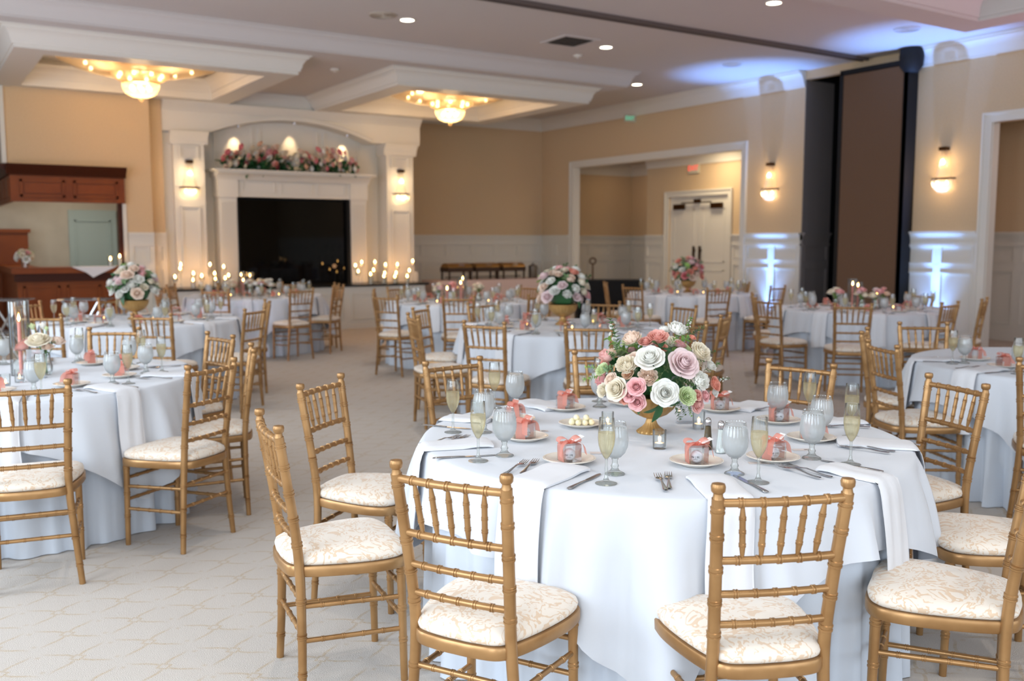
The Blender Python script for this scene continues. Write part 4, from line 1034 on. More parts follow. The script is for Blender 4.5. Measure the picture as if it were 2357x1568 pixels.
def napkin_mesh(width=0.13, on=0.25, hang=0.33, seed=0, fluff=0.012):
    """folded napkin lying radially: local +x outward over the table edge at x=0, z=0 is the cloth"""
    rnd = random.Random(seed); mb = MB(); path = []; 
    for q in (0, 0.02, 0.06, 0.12, 0.18, 0.215, 0.24): path.append((-on + q*on/0.25, 0.006 + fluff*sin(PI*min(1, q/0.10))*0.6*(1-q*3.5 if q < 0.2 else 0.2)))
    path += [(0.006, 0.004), (0.020, -0.004), (0.028, -0.018)]
    k = 12
    for i in range(1, k+1): d = 0.018+(hang-0.018)*i/k; path.append((0.030+0.115*d, -d))
    n = 9; top = []; bot = []
    for i, (x, z) in enumerate(path):
        f = i/(len(path)-1); row = []; row2 = []
        for j in range(n):
            v = (j/(n-1)-0.5); wv = 0.004*sin(j*1.7+seed+3*f)*(1 if z < -0.02 else 0.4)
            w = width*(1+0.10*f); y = v*w + 0.012*sin(f*5+seed)*f
            edge = 1-(abs(v)*2)**6
            if z >= -0.005: row.append(Vector((x, y, z+0.007*edge+wv*0.5+0.002))); row2.append(Vector((x, y, max(0.0012, z-0.005))))
            else: row.append(Vector((x+0.006*edge+wv, y, z + (0.02*v if i == len(path)-1 else 0)))); row2.append(Vector((x-0.001, y, z + (0.02*v if i == len(path)-1 else 0))))
        top.append(row); bot.append(row2)
    rows = [a + list(reversed(b)) + [a[0]] for a, b in zip(top, bot)]
    mb.grid(rows); m = len(rows[0])-1
    mb.add(rows[0][:-1], [tuple(range(m))]); mb.add(rows[-1][:-1], [tuple(range(m))])
    return mb.mesh('napkin', 'napkin', sharp=70)
def shaker_proto(fill):
    r = thing('shaker', '', 'shaker')
    MB().lathe([(0.019,0.0), (0.0195,0.004), (0.0165,0.02), (0.0125,0.06), (0.0105,0.088), (0.0108,0.094)], 8, cap=False).build('glass_body', 'glass_green', r, smooth=False)
    MB().lathe([(0.0165,0.003), (0.0155,0.02), (0.0115,0.06), (0.0095,0.086), (0,0.087)], 14).build('filling', fill, r)
    MB().lathe([(0.0118,0.090), (0.0122,0.100), (0.0115,0.108), (0.008,0.115), (0.003,0.118), (0,0.1185)], 20).build('cap', 'steel', r)
    return r
FL, GO, VO, PL, FA, BA, FO, KN = [Proto(p()) for p in (flute_proto, goblet_proto, votive_proto, plate_proto, favor_proto, ball_proto, fork_proto, knife_proto)]
NAP = [napkin_mesh(0.135, 0.24, 0.33, 1), napkin_mesh(0.12, 0.20, 0.30, 4), napkin_mesh(0.15, 0.26, 0.36, 8)]
S = ZT + 0.0005
def tv(t, x, y):   # position word of a point on a table
    c = TAB[t][0]; ct = Vector((c[0], c[1])); d = Vector((x, y)) - ct; v = -ct.normalized()
    a = (-math.degrees(math.atan2(v.x*d.y - v.y*d.x, v.dot(d)))) % 360
    return a
SEQ = {}
def lab(base, t, x, y, kind):
    """unique label from the seat position round the table"""
    a = tv(t, x, y); used = SEQ.setdefault((t, kind), set())
    for k in sorted(range(10), key=lambda k: abs(((18+36*k) - a + 180) % 360 - 180)):
        if k not in used: used.add(k); break
    return '%s, %s of %s' % (base, POS[k], TAB[t][1])
def face_cam(x, y): return math.atan2(y, x) - PI/2
# nearest table, laid as the photo shows it
for x, y in ((1.81,3.23), (1.64,2.75), (2.24,3.61), (1.82,2.27), (2.23,2.02), (3.19,2.62), (3.06,2.31), (2.68,2.02), (2.75,3.49)):
    FL.put((x, y, S), 0, lab('champagne flute', 1, x, y, 'flute'), 'champagne flutes on the front table')
for x, y in ((1.76,2.77), (1.91,3.16), (2.30,3.53), (1.92,2.35), (2.25,2.14), (2.64,2.15), (3.04,2.66), (2.91,2.33), (2.66,3.37)):
    GO.put((x, y, S), 0.3, lab('frosted water goblet', 1, x, y, 'goblet'), 'water goblets on the front table')
for x, y, lb in ((2.30,2.56,'lit votive candle in front of the gold urn on the front table'), (2.68,2.75,'lit votive candle behind the pepper shaker on the front table'), (2.37,2.95,'lit votive candle behind the nearest champagne flute on the front table')):
    VO.put((x, y, S), 0, lb, 'votives on the front table'); light('candle_lamp', 'POINT', (x, y, S+0.032), 0.10, (1.0, 0.6, 0.3), size=0.006)
for i, (x, y, rz) in enumerate(((1.89,2.56,0.1), (2.235,2.30,-0.15), (2.50,2.20,0.7), (2.88,2.35,0.5), (3.05,2.66,0.2), (3.04,2.99,-0.1), (1.97,2.955,1.0), (2.13,3.28,1.4), (2.48,3.39,0.9), (2.80,3.34,0.4))):
    PL.put((x, y, S), 0, lab('white bread plate', 1, x, y, 'plate'), 'bread plates on the front table')
    FA.put((x, y, S+0.0065), face_cam(x, y)+rz*0.6+0.45, lab('coral-ribboned favor box', 1, x, y, 'favor'), 'favor boxes on the front table')
    BA.put((x, y, S+0.0075), face_cam(x, y)+rz*0.6-0.1, lab('boxed white golf ball printed N | M', 1, x, y, 'ball'), 'golf balls in the favor boxes')
PL.put((2.31, 3.05, S), 0, 'white plate holding butter balls beside the gold urn', None)
rnd = random.Random(3); k = 0
bb = thing('butter_ball', '', 'butter'); 
mb = MB(); mb.lathe([(0,-0.0125)]+[(0.0125*cos(a), 0.0125*sin(a)) for a in [R(q) for q in range(-75, 90, 15)]]+[(0,0.0125)], 16, mod=lambda a, z: 1+0.03*cos(5*a+z*300)); mb.build('ball', 'butter', bb)
BU = Proto(bb)
words = ['leftmost', 'second from left', 'third from left', 'rightmost', 'back leftmost', 'back second from left', 'back third from left', 'back rightmost', 'upper left', 'upper right']
for i, (u, v, z) in enumerate(((-0.038,-0.012,0), (-0.012,-0.020,0), (0.016,-0.020,0), (0.042,-0.010,0), (-0.034,0.016,0), (-0.008,0.010,0), (0.018,0.010,0), (0.040,0.018,0), (-0.018,-0.002,0.021), (0.022,-0.002,0.021))):
    fx, fy = 0.543, 0.84; x = 2.31 + u*fy + v*fx; y = 3.05 - u*fx + v*fy
    BU.put((x, y, S+0.0125+0.0065+z*0.85), i, 'pale round butter ball on the plate beside the urn, ' + words[i], 'butter balls on the small plate')
for f_, x, y, nm in (('pepper', 2.44, 2.455, 'glass pepper shaker with chrome cap beside the salt shaker'), ('salt', 2.435, 2.385, 'glass salt shaker with chrome cap beside the pepper shaker')):
    r = shaker_proto(f_); r.location = (x, y, S); r['label'] = nm; r['category'] = f_+' shaker'; r.name = f_+'_shaker'
def lay(proto, head, tail, L_, lb, grp, z=0):
    h = Vector(head); t = Vector(tail); d = (h-t).normalized(); m = (h+t)/2
    return proto.put((m.x, m.y, S+z), math.atan2(d.y, d.x)-PI/2, lb, grp)
for i, (h, t_) in enumerate((((1.79,3.13),(1.60,3.06)), ((1.84,3.13),(1.62,3.03)), ((1.77,2.64),(1.60,2.52)), ((1.82,2.65),(1.65,2.50)), ((2.02,2.26),(1.90,2.08)), ((2.07,2.26),(1.93,2.10)), ((2.44,2.14),(2.42,1.93)), ((2.48,2.14),(2.47,1.92)), ((2.86,2.23),(2.92,2.04)), ((2.90,2.24),(2.97,2.05)), ((3.12,2.50),(3.26,2.38)), ((3.14,2.54),(3.29,2.43)), ((3.16,2.91),(3.33,2.88)))):
    lay(FO, h, t_, 0.2, lab('silver dinner fork' if i % 2 else 'silver salad fork', 1, (h[0]+t_[0])/2, (h[1]+t_[1])/2, 'fork%d' % (i % 2)), 'forks on the front table', 0.0 if i % 2 else 0.003)
for h, t_ in (((1.90,3.24),(1.77,3.42)), ((1.71,2.80),(1.55,2.85)), ((1.87,2.37),(1.69,2.28)), ((2.23,2.12),(2.16,1.93)), ((2.64,2.10),(2.67,1.90)), ((3.06,2.24),(3.13,2.10))):
    lay(KN, h, t_, 0.22, lab('silver table knife', 1, (h[0]+t_[0])/2, (h[1]+t_[1])/2, 'knife'), 'table knives on the front table')
def napkin(t, adeg, k, grp):
    c = TAB[t][0]; a = R(adeg); x, y = c[0]+RT*cos(a), c[1]+RT*sin(a)
    o = inst('napkin', NAP[k % 3], None, (x, y, S+0.0005), (0, 0, a)); tag(o, lab('white napkin', t, c[0]+cos(a), c[1]+sin(a), 'napkin'), 'napkin', grp)
for a, k in ((204,2), (243,0), (280,1), (316,2), (163,0), (127,1), (93,2), (20,0), (347,1), (58,0)): napkin(1, a-2, k, 'napkins on the front table')
cd = thing('place_card', '', 'card'); MB().box(-0.035, 0.035, -0.016, 0.016, 0.0005, 0.0012).build('paper', 'card_paper', cd, smooth=False)
mb = MB()
for k in range(3): mb.box(0.008, 0.03-k*0.004, -0.006+k*0.004, -0.0045+k*0.004, 0.0013, 0.0015)
mb.build('print', 'ink', cd, smooth=False); CD = Proto(cd)
for x, y, rz in ((2.11,3.06,-0.5), (2.07,2.62,-0.6), (2.42,3.17,-0.6), (2.74,2.47,-0.5), (2.43,2.20,-0.6), (2.72,2.26,-0.5)):
    CD.put((x, y, S), rz, lab('small printed card lying flat', 1, x, y, 'card'), 'printed cards on the front table')

# other tables
def settings(t, a0, n=10, skip=(), cutlery=True, fav=True):
    c = TAB[t][0]; nm = TAB[t][1]; rnd = random.Random(t*11)
    for i in range(n):
        if i in skip: continue
        a = R(a0 + 360/n*i); u = Vector((cos(a), sin(a))); rt = Vector((-u.y, u.x))   # rt: the sitter's right
        def at(r, s): p = Vector(c) + u*(r+rnd.uniform(-0.012, 0.012)) + rt*(s+rnd.uniform(-0.012, 0.012)); return p.x, p.y
        sx, sy = Vector(c) + u*0.7
        x, y = at(0.56, -0.05); PL.put((x, y, S), 0, lab('white bread plate', t, sx, sy, 'plate'), 'bread plates on '+nm)
        FA.put((x, y, S+0.0065), rnd.uniform(0, 6.28), lab('coral-ribboned favor box', t, sx, sy, 'favor'), 'favor boxes on '+nm)
        x, y = at(0.74, 0.17); FL.put((x, y, S), 0, lab('champagne flute', t, sx, sy, 'flute'), 'champagne flutes on '+nm)
        x, y = at(0.65, 0.12); GO.put((x, y, S), 0, lab('frosted water goblet', t, sx, sy, 'goblet'), 'water goblets on '+nm)
        napkin(t, math.degrees(a), rnd.randint(0, 2), 'napkins on '+nm)
        if cutlery:
            z_ = math.degrees(a)
            p = Vector(c) + u*0.77 + rt*(-0.125); FO.put((p.x, p.y, S), a+PI/2, lab('silver fork', t, sx, sy, 'fork'), 'forks on '+nm)
            p = Vector(c) + u*0.78 + rt*0.095; KN.put((p.x, p.y, S), a+PI/2, lab('silver table knife', t, sx, sy, 'knife'), 'table knives on '+nm)
settings(2, 24); settings(8, 10); settings(7, -100, skip=(7, 8)); settings(6, 100, skip=(0, 5, 6, 7, 8, 9))
settings(3, 5, cutlery=False); settings(4, 20, cutlery=False); settings(5, 12, cutlery=False); settings(9, 30, cutlery=False)
VOT = {2: ((-0.33,-0.05), (0.05,-0.38), (0.30,-0.25), (0.28,0.22)), 3: ((-0.28,-0.32), (0.35,-0.2)), 4: ((-0.25,-0.2), (0.1,-0.33), (0.36,-0.1)), 5: ((-0.2,-0.3), (0.0,-0.35), (0.32,-0.12)), 7: ((0.10,-0.18), (0.12,-0.36)), 8: ((-0.30,-0.12), (0.22,-0.25)), 9: ((-0.25,-0.3), (-0.05,-0.36), (0.28,-0.2), (0.36,-0.1))}
W9 = ['left', 'second', 'third', 'right']
for t, lst in VOT.items():
    c = TAB[t][0]
    for i, (u, v) in enumerate(lst):
        VO.put((c[0]+u*0.84+v*0.543, c[1]-u*0.543+v*0.84, S), 0, 'lit votive candle on %s, %s one' % (TAB[t][1], ['leftmost', 'second', 'third', 'fourth'][i]), 'votives on '+TAB[t][1])

# ------------------------------------------------------------ flowers
def bloom_mesh(kind, color, seed=0):
    rnd = random.Random(seed); mb = MB()
    if kind == 'rose':       # (petals, tip radius, tip height, width, curl)
        LY = [(3,0.09,0.70,1.7,-0.05), (3,0.17,0.70,1.6,-0.06), (4,0.26,0.69,1.4,-0.05), (4,0.36,0.66,1.35,-0.02), (5,0.48,0.60,1.25,0.03), (5,0.62,0.52,1.2,0.08), (6,0.78,0.40,1.1,0.13), (6,0.96,0.22,1.05,0.18)]
    elif kind == 'ranunculus':
        LY = [(3,0.10,0.48,1.6,-0.02), (5,0.20,0.52,1.1,-0.03), (6,0.30,0.55,1.0,-0.03), (7,0.40,0.56,0.9,-0.03), (8,0.51,0.54,0.8,-0.02), (8,0.62,0.50,0.8,0.0), (9,0.74,0.43,0.75,0.0), (9,0.87,0.32,0.72,0.03), (9,0.98,0.14,0.72,0.08)]
    elif kind == 'ruffled':
        LY = [(3,0.10,0.60,1.6,-0.04), (4,0.22,0.60,1.4,0.02), (5,0.38,0.57,1.3,0.08), (6,0.54,0.53,1.2,0.10), (7,0.72,0.44,1.15,0.12), (7,0.90,0.28,1.1,0.14)]
    elif kind == 'bud':
        LY = [(3,0.18,1.0,2.0,-0.04), (4,0.42,0.85,1.6,-0.06), (5,0.62,0.65,1.3,0.02)]
    for li, (n, rt, zt, wd, curl) in enumerate(LY):
        ph = rnd.random()*6
        for k in range(n):
            a0 = ph + 2*PI*k/n + rnd.uniform(-0.12, 0.12); jr = rnd.uniform(0.93, 1.06); jz = rnd.uniform(-0.05, 0.05)
            W_ = wd*PI/n*1.15; rows = []; zb = -0.45; ru = rnd.random()*6
            for iv in range(7):
                v = iv/6; row = []
                rad = (0.06 + (rt*jr-0.06)*(sin(v*PI/2)**0.75)); z = zb + (zt+jz-zb)*(v**1.15)
                if v > 0.8: rad += curl*(v-0.8)/0.2; z -= abs(curl)*0.45*((v-0.8)/0.2)**2
                for iu in range(7):
                    u = iu/3-1; ww = W_*(0.55+0.75*v-0.42*v**5) if kind != 'bud' else W_*(1-0.5*v)
                    a = a0 + u*ww; rr = rad*(1 - 0.06*u*u) ; zz = z - 0.10*u*u*v
                    if kind == 'ruffled' and v > 0.6: rr += 0.05*sin(u*7+ru)*(v-0.6)*2.5; zz += 0.05*sin(u*9+ru*2)*(v-0.6)*2.5
                    if kind == 'rose' and v == 1 and li > 3: zz -= 0.05*(1-abs(u)); rr += 0.07*(1-abs(u))
                    if kind == 'ranunculus' and v > 0.8: rr -= 0.02
                    row.append(Vector((rr*cos(a), rr*sin(a), zz)))
                rows.append(row)
            mb.grid(rows)
    mb.lathe([(0.0,-0.5), (0.25,-0.45), (0.3,-0.25), (0.12,0.2), (0.07,0.52), (0.0,0.58)], 10)
    return mb.mesh('bloom_'+kind, 'petal_'+color, sharp=180, recalc=False)
BM = {}
def bloom(kind, color, seed):
    k = (kind, color, seed % 2)
    if k not in BM: BM[k] = bloom_mesh(kind, color, seed % 2 + len(BM))
    return BM[k]
def leaf_grid(mb, base, d, up, ln, w, bend=0.2):
    d = Vector(d).normalized(); up = Vector(up); s = d.cross(up)
    if s.length < 1e-4: s = d.orthogonal()
    s.normalize(); nn = s.cross(d).normalized(); rows = []
    for i in range(6):
        v = i/5; ww = w*sin(PI*min(0.985, v*0.93+0.05))**0.8; c = Vector(base) + d*ln*v - nn*bend*ln*v*v
        rows.append([c + s*ww*q*0.5 + nn*abs(q)*ww*0.18 for q in (-1, 0, 1)])
    mb.grid(rows)
def sprig_mesh(kind, seed):
    rnd = random.Random(seed); mb = MB(); fl = MB()
    if kind == 'big':
        for k in range(3):
            a = k*2.2+rnd.random(); leaf_grid(mb, (0,0,0), (cos(a)*0.7, sin(a)*0.7, 0.7), (0,0,1), 1.0, 0.42, 0.35)
        return mb.mesh('leaf_cluster', 'leaf_dark', sharp=180, recalc=False), None
    pts = [Vector((0.08*sin(2*t), 0.06*sin(3*t+1), t)) for t in [i/8 for i in range(9)]]
    mb.tube(pts, [0.018*(1-0.6*i/8) for i in range(9)], 5)
    for i in range(1, 9):
        for s in range(3 if kind == 'stock' else 2):
            a = i*1.9 + s*(2.1 if kind == 'stock' else PI) + rnd.uniform(-0.3, 0.3); leaf_grid(mb, pts[i], (cos(a), sin(a), 0.55+rnd.uniform(-0.2, 0.3)), (0,0,1), (0.30 if kind != 'stock' else 0.2)*(1.1-0.04*i), 0.15, 0.2)
    return mb.mesh('leafy_sprig', 'leaf_mid' if kind != 'light' else 'leaf_light', sharp=180, recalc=False), None
SP = {}
def sprig(kind, seed):
    k = (kind, seed % 3)
    if k not in SP: SP[k] = sprig_mesh(kind, seed % 3)[0]
    return SP[k]
def stock_white(parent, loc, q, s):
    o = inst('leafy_sprig', sprig('stock', 0), parent, loc); o.rotation_mode = 'QUATERNION'; o.rotation_quaternion = q; o.scale = (s,)*3
    for i in range(7):
        t = 0.35+i*0.09; p = q @ Vector((0.10*cos(i*2.4), 0.10*sin(i*2.4), t))*s
        b = inst('stock_floret', bloom('ruffled', 'white', i), parent, Vector(loc)+p); b.scale = (s*0.085*(1.2-0.5*t),)*3; b.rotation_mode = 'QUATERNION'; b.rotation_quaternion = (q @ Vector((cos(i*2.4), sin(i*2.4), 0.6))).to_track_quat('Z', 'Y')
URN = None
def urn_mesh():
    fl = lambda a, z: 1 + (0.028*abs(cos(12*a)) if 0.058 < z < 0.135 else 0) + (0.05*abs(cos(9*a)) if z < 0.056 else 0)
    prof = [(0.0,0.0), (0.054,0.0), (0.056,0.006), (0.050,0.012), (0.036,0.022), (0.024,0.036), (0.019,0.050), (0.019,0.058), (0.034,0.063), (0.062,0.076), (0.086,0.098), (0.100,0.125), (0.105,0.142), (0.108,0.150), (0.103,0.152), (0.097,0.140), (0.075,0.120), (0.0,0.115)]
    return MB().lathe(prof, 144, mod=fl)
def bouquet(name, lb, loc, blooms, sprigs, grp=None, seed=0, foliage=True, cat='flowers'):
    """blooms: (right, toward camera, up, radius, kind, colour) in a frame whose right axis is the camera's right"""
    r = thing(name, lb, cat, loc, -YAW, grp)
    rnd = random.Random(seed)
    cen = Vector((0, 0, -0.02))
    for i, (x, t, z, rad, kind, col) in enumerate(blooms):
        p = Vector((x, -t, z)); d = (p - cen).normalized(); d = (d + Vector((rnd.uniform(-.15,.15), rnd.uniform(-.15,.15) - 0.12, rnd.uniform(-.1,.15)))).normalized()
        nm = {'rose': 'rose', 'ranunculus': 'ranunculus', 'ruffled': 'lisianthus', 'bud': 'tulip'}[kind]
        o = inst(nm, bloom(kind, col, i), r, p); o.rotation_mode = 'QUATERNION'; o.rotation_quaternion = d.to_track_quat('Z', 'Y') @ Euler((0,0,rnd.uniform(0,6))).to_quaternion(); o.scale = (rad,)*3
        o['label'] = {'white': 'white', 'cream': 'cream', 'blush': 'blush', 'palepink': 'pale pink', 'pink': 'pink', 'coral': 'coral', 'coralpink': 'coral pink', 'green': 'pale green', 'hot': 'deep pink', 'peach': 'peach', 'rosepink': 'rose pink'}[col] + ' ' + nm
        # stem to the middle
        if rad > 0.012 and foliage: pass
    for i, (x, t, z, s, kind, dx, dt, dz) in enumerate(sprigs):
        d = Vector((dx, -dt, dz)).normalized(); q = d.to_track_quat('Z', 'Y')
        if kind == 'whitestock': stock_white(r, (x, -t, z), q, s); continue
        o = inst('leaf_cluster' if kind == 'big' else 'leafy_sprig', sprig(kind, i), r, (x, -t, z)); o.rotation_mode = 'QUATERNION'; o.rotation_quaternion = q; o.scale = (s,)*3
    return r
def random_bouquet(name, lb, loc, rr, hh, n, pal, seed, grp=None, rb=(0.028, 0.045), zc=0.0, sp=16):
    rnd = random.Random(seed); bl = []; g = 2.399963
    for i in range(n):
        f = (i+0.5)/n; z = 1 - f*1.45; q = math.sqrt(max(0, 1-z*z)); a = i*g + seed
        rad = rnd.uniform(*rb); k = rnd.uniform(0.88, 1.05)
        bl.append((rr*q*cos(a)*k, rr*q*sin(a)*k, zc + hh*z*k, rad, rnd.choice(['rose', 'rose', 'ranunculus', 'ruffled']), rnd.choice(pal)))
    sg = []
    for i in range(sp):
        a = rnd.uniform(0, 6.28); e = rnd.uniform(-0.3, 1.1); d = (cos(a)*cos(e), sin(a)*cos(e), sin(e))
        k = 0.55; sg.append((d[0]*rr*k, d[1]*rr*k, zc+d[2]*hh*k, rnd.uniform(0.10, 0.15)*rr/0.2, rnd.choice(['mid', 'big', 'light', 'mid', 'big']), *d))
    return bouquet(name, lb, loc, bl, sg, grp, seed)
def core(parent, rr, hh, zc): # moss ball that the stems are stuck into
    MB().lathe([(0.0,-hh), (rr*0.7,-hh*0.7), (rr,0), (rr*0.75,hh*0.7), (0,hh)], 18, (0,0,zc), mod=lambda a, z: 1+0.10*sin(5*a+z*60)).build('moss_core', 'leaf_dark', parent)
UM = urn_mesh().mesh('urn', 'urn_gold', sharp=60)
def urn(x, y, z, lb, s=1.0):
    r = thing('footed_urn', lb, 'urn', (x, y, z), 0, 'gold footed urns'); inst('bowl', UM, r, scale=s)
    return r
# nearest table: the big arrangement
ux, uy = 2.47, 2.80
urn(ux, uy, S, 'gold fluted footed urn holding flowers on the front table')
PXM = 594.0*5.6     # zoom pixels per metre at the urn
def fz(px, py): return (px-925)/PXM, (1075-py)/PXM   # right, up from the urn rim
BL = []
for px, py, rad, kind, col, dep in ((610,285,118,'ranunculus','blush',0.10), (790,335,80,'rose','coralpink',0.10), (945,285,125,'ruffled','coralpink',0.09), (1215,180,122,'ranunculus','white',0.06), (1075,205,80,'ranunculus','white',0.02),
        (805,505,148,'rose','white',0.19), (1225,575,160,'rose','palepink',0.19), (1465,460,140,'ruffled','cream',0.13), (300,525,112,'bud','rosepink',0.10), (520,600,125,'ranunculus','cream',0.17), (640,545,100,'rose','blush',0.14),
        (240,690,85,'ruffled','green',0.10), (775,740,115,'ranunculus','blush',0.20), (625,850,98,'rose','pink',0.22), (400,905,128,'rose','cream',0.17), (245,950,88,'ruffled','cream',0.12), (975,925,140,'rose','white',0.23),
        (1440,790,115,'ranunculus','white',0.19), (1260,975,108,'ruffled','green',0.21), (545,965,78,'rose','pink',0.20), (645,1055,92,'rose','pink',0.20), (1650,855,92,'ruffled','coral',0.14), (1410,975,60,'rose','coralpink',0.18), (1520,1000,68,'rose','pink',0.16),
        (1420,1105,95,'rose','rosepink',0.16), (1625,640,75,'ruffled','white',0.10), (1670,970,60,'ruffled','white',0.12), (1400,285,42,'rose','coral',0.08), (505,1050,45,'rose','coral',0.17), (1075,1065,70,'ruffled','white',0.16), (340,800,80,'rose','blush',0.14), (1000,420,70,'rose','coral',0.08), (560,730,70,'rose','peach',0.12), (1340,650,70,'rose','peach',0.12)):
    x, z = fz(px, py); BL.append((x, dep, z, rad/PXM*1.12, kind, col))
rnd = random.Random(9)
for i in range(26):    # the far side
    a = PI*(i+0.5)/26; e = rnd.uniform(-0.1, 1.1); BL.append((0.19*cos(a)*cos(e)*1.05, -0.18*sin(a)*cos(e), 0.06+0.17*sin(e), rnd.uniform(0.025, 0.04), rnd.choice(['rose','ranunculus','ruffled']), rnd.choice(['white','cream','blush','pink','coralpink','green'])))
SG = []
for px, py, dep, s, kind, dx, dt, dz in ((420,440,0.10,0.115,'whitestock',-0.15,0,1), (1320,330,0.08,0.085,'light',0.25,0,1), (1380,320,0.06,0.075,'mid',0.7,0,0.6), (1340,250,0.08,0.06,'whitestock',0.3,0,1), (1000,700,0.19,0.06,'mid',0.3,0.6,0.6), (980,760,0.19,0.06,'mid',-0.6,0.6,0.2),
        (1120,800,0.19,0.07,'mid',0.8,0.6,-0.1), (1060,620,0.17,0.06,'mid',0.6,0.5,0.5), (1230,850,0.19,0.05,'mid',0.6,0.7,0.1), (960,420,0.14,0.07,'big',0.5,0.5,0.8), (900,480,0.12,0.08,'big',0.7,0.6,0.0), (960,1080,0.20,0.085,'big',0.2,0.7,-0.8),
        (760,970,0.18,0.09,'big',-0.5,0.7,0.2), (1100,880,0.17,0.09,'big',0.6,0.5,0.6), (1100,1080,0.19,0.07,'mid',0.4,0.4,-0.8), (1180,1090,0.17,0.055,'mid',0.5,0.3,-0.7), (400,560,0.12,0.055,'mid',-0.4,0.5,0.4), (380,680,0.14,0.06,'mid',-0.5,0.6,0.1), (430,480,0.12,0.05,'mid',-0.2,0.5,0.8), (660,400,0.10,0.05,'light',0.1,0.4,0.8),
        (1150,380,0.10,0.06,'light',0.4,0.3,0.8), (1280,300,0.08,0.06,'mid',-0.4,0.2,0.7), (1560,720,0.12,0.06,'mid',0.7,0.3,0.5), (1640,740,0.10,0.05,'light',0.8,0,0.8), (1700,860,0.12,0.055,'whitestock',0.9,0.1,0.3), (860,860,0.20,0.05,'light',0.1,0.7,0.4), (740,870,0.18,0.05,'light',0.5,0.7,-0.2),
        (1290,1100,0.18,0.05,'light',0.3,0.3,-0.7), (200,700,0.10,0.05,'light',-0.9,0.1,0.2), (260,800,0.10,0.075,'light',-1,0,-0.1), (1520,560,0.08,0.06,'mid',0.8,0.1,0.4), (1380,560,0.12,0.05,'mid',0.6,0.5,0.0), (880,640,0.16,0.06,'big',0.2,0.8,-0.2), (700,660,0.12,0.06,'big',-0.4,0.6,0.2), (1400,880,0.14,0.06,'big',0.5,0.5,-0.4), (500,780,0.12,0.06,'big',-0.5,0.6,0.0)):
    x, z = fz(px, py); SG.append((x, dep-0.04, z, s, kind, dx, dt, dz))
for i in range(14):
    a = PI*(i+0.5)/14; SG.append((0.10*cos(a), -0.10*sin(a), 0.05+0.05*(i % 3), 0.11, ('mid','big','light')[i % 3], cos(a), -sin(a), 0.2+0.3*(i % 3)))
b1 = bouquet('flower_arrangement', 'lush arrangement of white, blush and coral roses in the gold urn on the front table', (ux, uy, S+0.150), BL, SG, 'urn arrangements', 1)
core(b1, 0.115, 0.11, 0.09)
PAL2 = ['white', 'white', 'cream', 'white', 'blush', 'palepink', 'coral', 'pink', 'cream']
for t, (x, y), lb, pal, sd in ((2, (5.05,6.95), 'round arrangement of white, pink and coral roses on the middle table', PAL2, 3), (4, (9.90,10.45), 'dark green, pink and white flower arrangement on the table by the double doors', ['hot','pink','white','blush','peach','palepink','coral'], 5), (8, (1.90,9.72), 'white and pink flower arrangement on the table near the bar', ['white','white','cream','white','blush','white','palepink','pink'], 8)):
    s_ = 1.25 if t != 4 else 1.15
    urn(x, y, S, 'gold footed urn with flowers on ' + TAB[t][1], s_)
    b = random_bouquet('flower_arrangement', lb, (x, y, S+0.15*s_), 0.215, 0.20, 44, pal, sd, 'urn arrangements', (0.036, 0.058), 0.14, 26); core(b, 0.15, 0.15, 0.12)
# bud-vase clusters, glass cylinders with taper candles
def bud_vase(x, y, z, lb, blooms, seed, h=0.11, grp=None):
    r = thing('bud_vase', lb, 'vase', (x, y, z), -YAW, grp)
    MB().lathe([(0.0,0.0), (0.030,0.0), (0.040,0.02), (0.042,0.05), (0.032,0.085), (0.030,h), (0.028,h), (0.030,0.085), (0.039,0.05), (0.037,0.02), (0,0.004)], 24).build('glass_vase', 'glass', r, sharp=60)
    mb = MB()
    for i, (bx, bt, bz, rad, kind, col) in enumerate(blooms): mb.tube([(0.012*cos(i*2), 0.012*sin(i*2), 0.008), (0.01*cos(i*2+1), 0, h*0.8), (bx*0.8, -bt*0.8, bz-rad*0.5)], 0.0022, 5)
    mb.build('stems', 'stem_green', r)
    fl = bouquet('flowers', lb.replace('bud vase', 'flowers'), (0,0,0), blooms, [(0, 0, h, 0.09, 'mid', 0.6, 0.3, 0.8), (0, 0, h, 0.08, 'light', -0.5, 0.3, 0.9), (0, 0, h, 0.08, 'mid', 0.1, -0.6, 0.9)], None, seed)
    fl.parent = r; fl.rotation_euler = (0,0,0)
    for k in ('label', 'category', 'group'):
        if k in fl: del fl[k]
    fl.name = 'posy'
    return r
def cylinder_candle(x, y, z, h, rad, ch, cname, where, taper=True):
    r = thing('glass_cylinder', 'clear glass candle cylinder, %s' % where, 'vase', (x, y, z), 0, 'glass cylinders around candles')
    MB().lathe([(0,0), (rad,0), (rad,h), (rad-0.002,h), (rad-0.002,0.004), (0,0.004)], 28).build('glass', 'glass', r, sharp=50)
    c = thing(cname, 'lit %s candle, %s' % ('pink taper' if taper else 'white', where), 'candle', (x, y, z+0.0042), 0, 'candles inside glass cylinders')
    rr = 0.011 if taper else 0.022
    MB().lathe([(0,0), (0.02 if taper else rr,0), (0.02 if taper else rr,0.012), (rr,0.014), (rr*0.85,ch-0.006), (rr*0.5,ch), (0,ch)], 16).build('wax', 'taper_pink' if taper else 'wax', c, sharp=50)
    MB().lathe([(0,ch+0.002), (0.0055,ch+0.010), (0.0075,ch+0.018), (0.004,ch+0.034), (0,ch+0.048)], 10).build('flame', 'flame', c)
def tpos(t, u, v): c = TAB[t][0]; return c[0]+u*0.84+v*0.543, c[1]-u*0.543+v*0.84     # u: right in the view, v: away
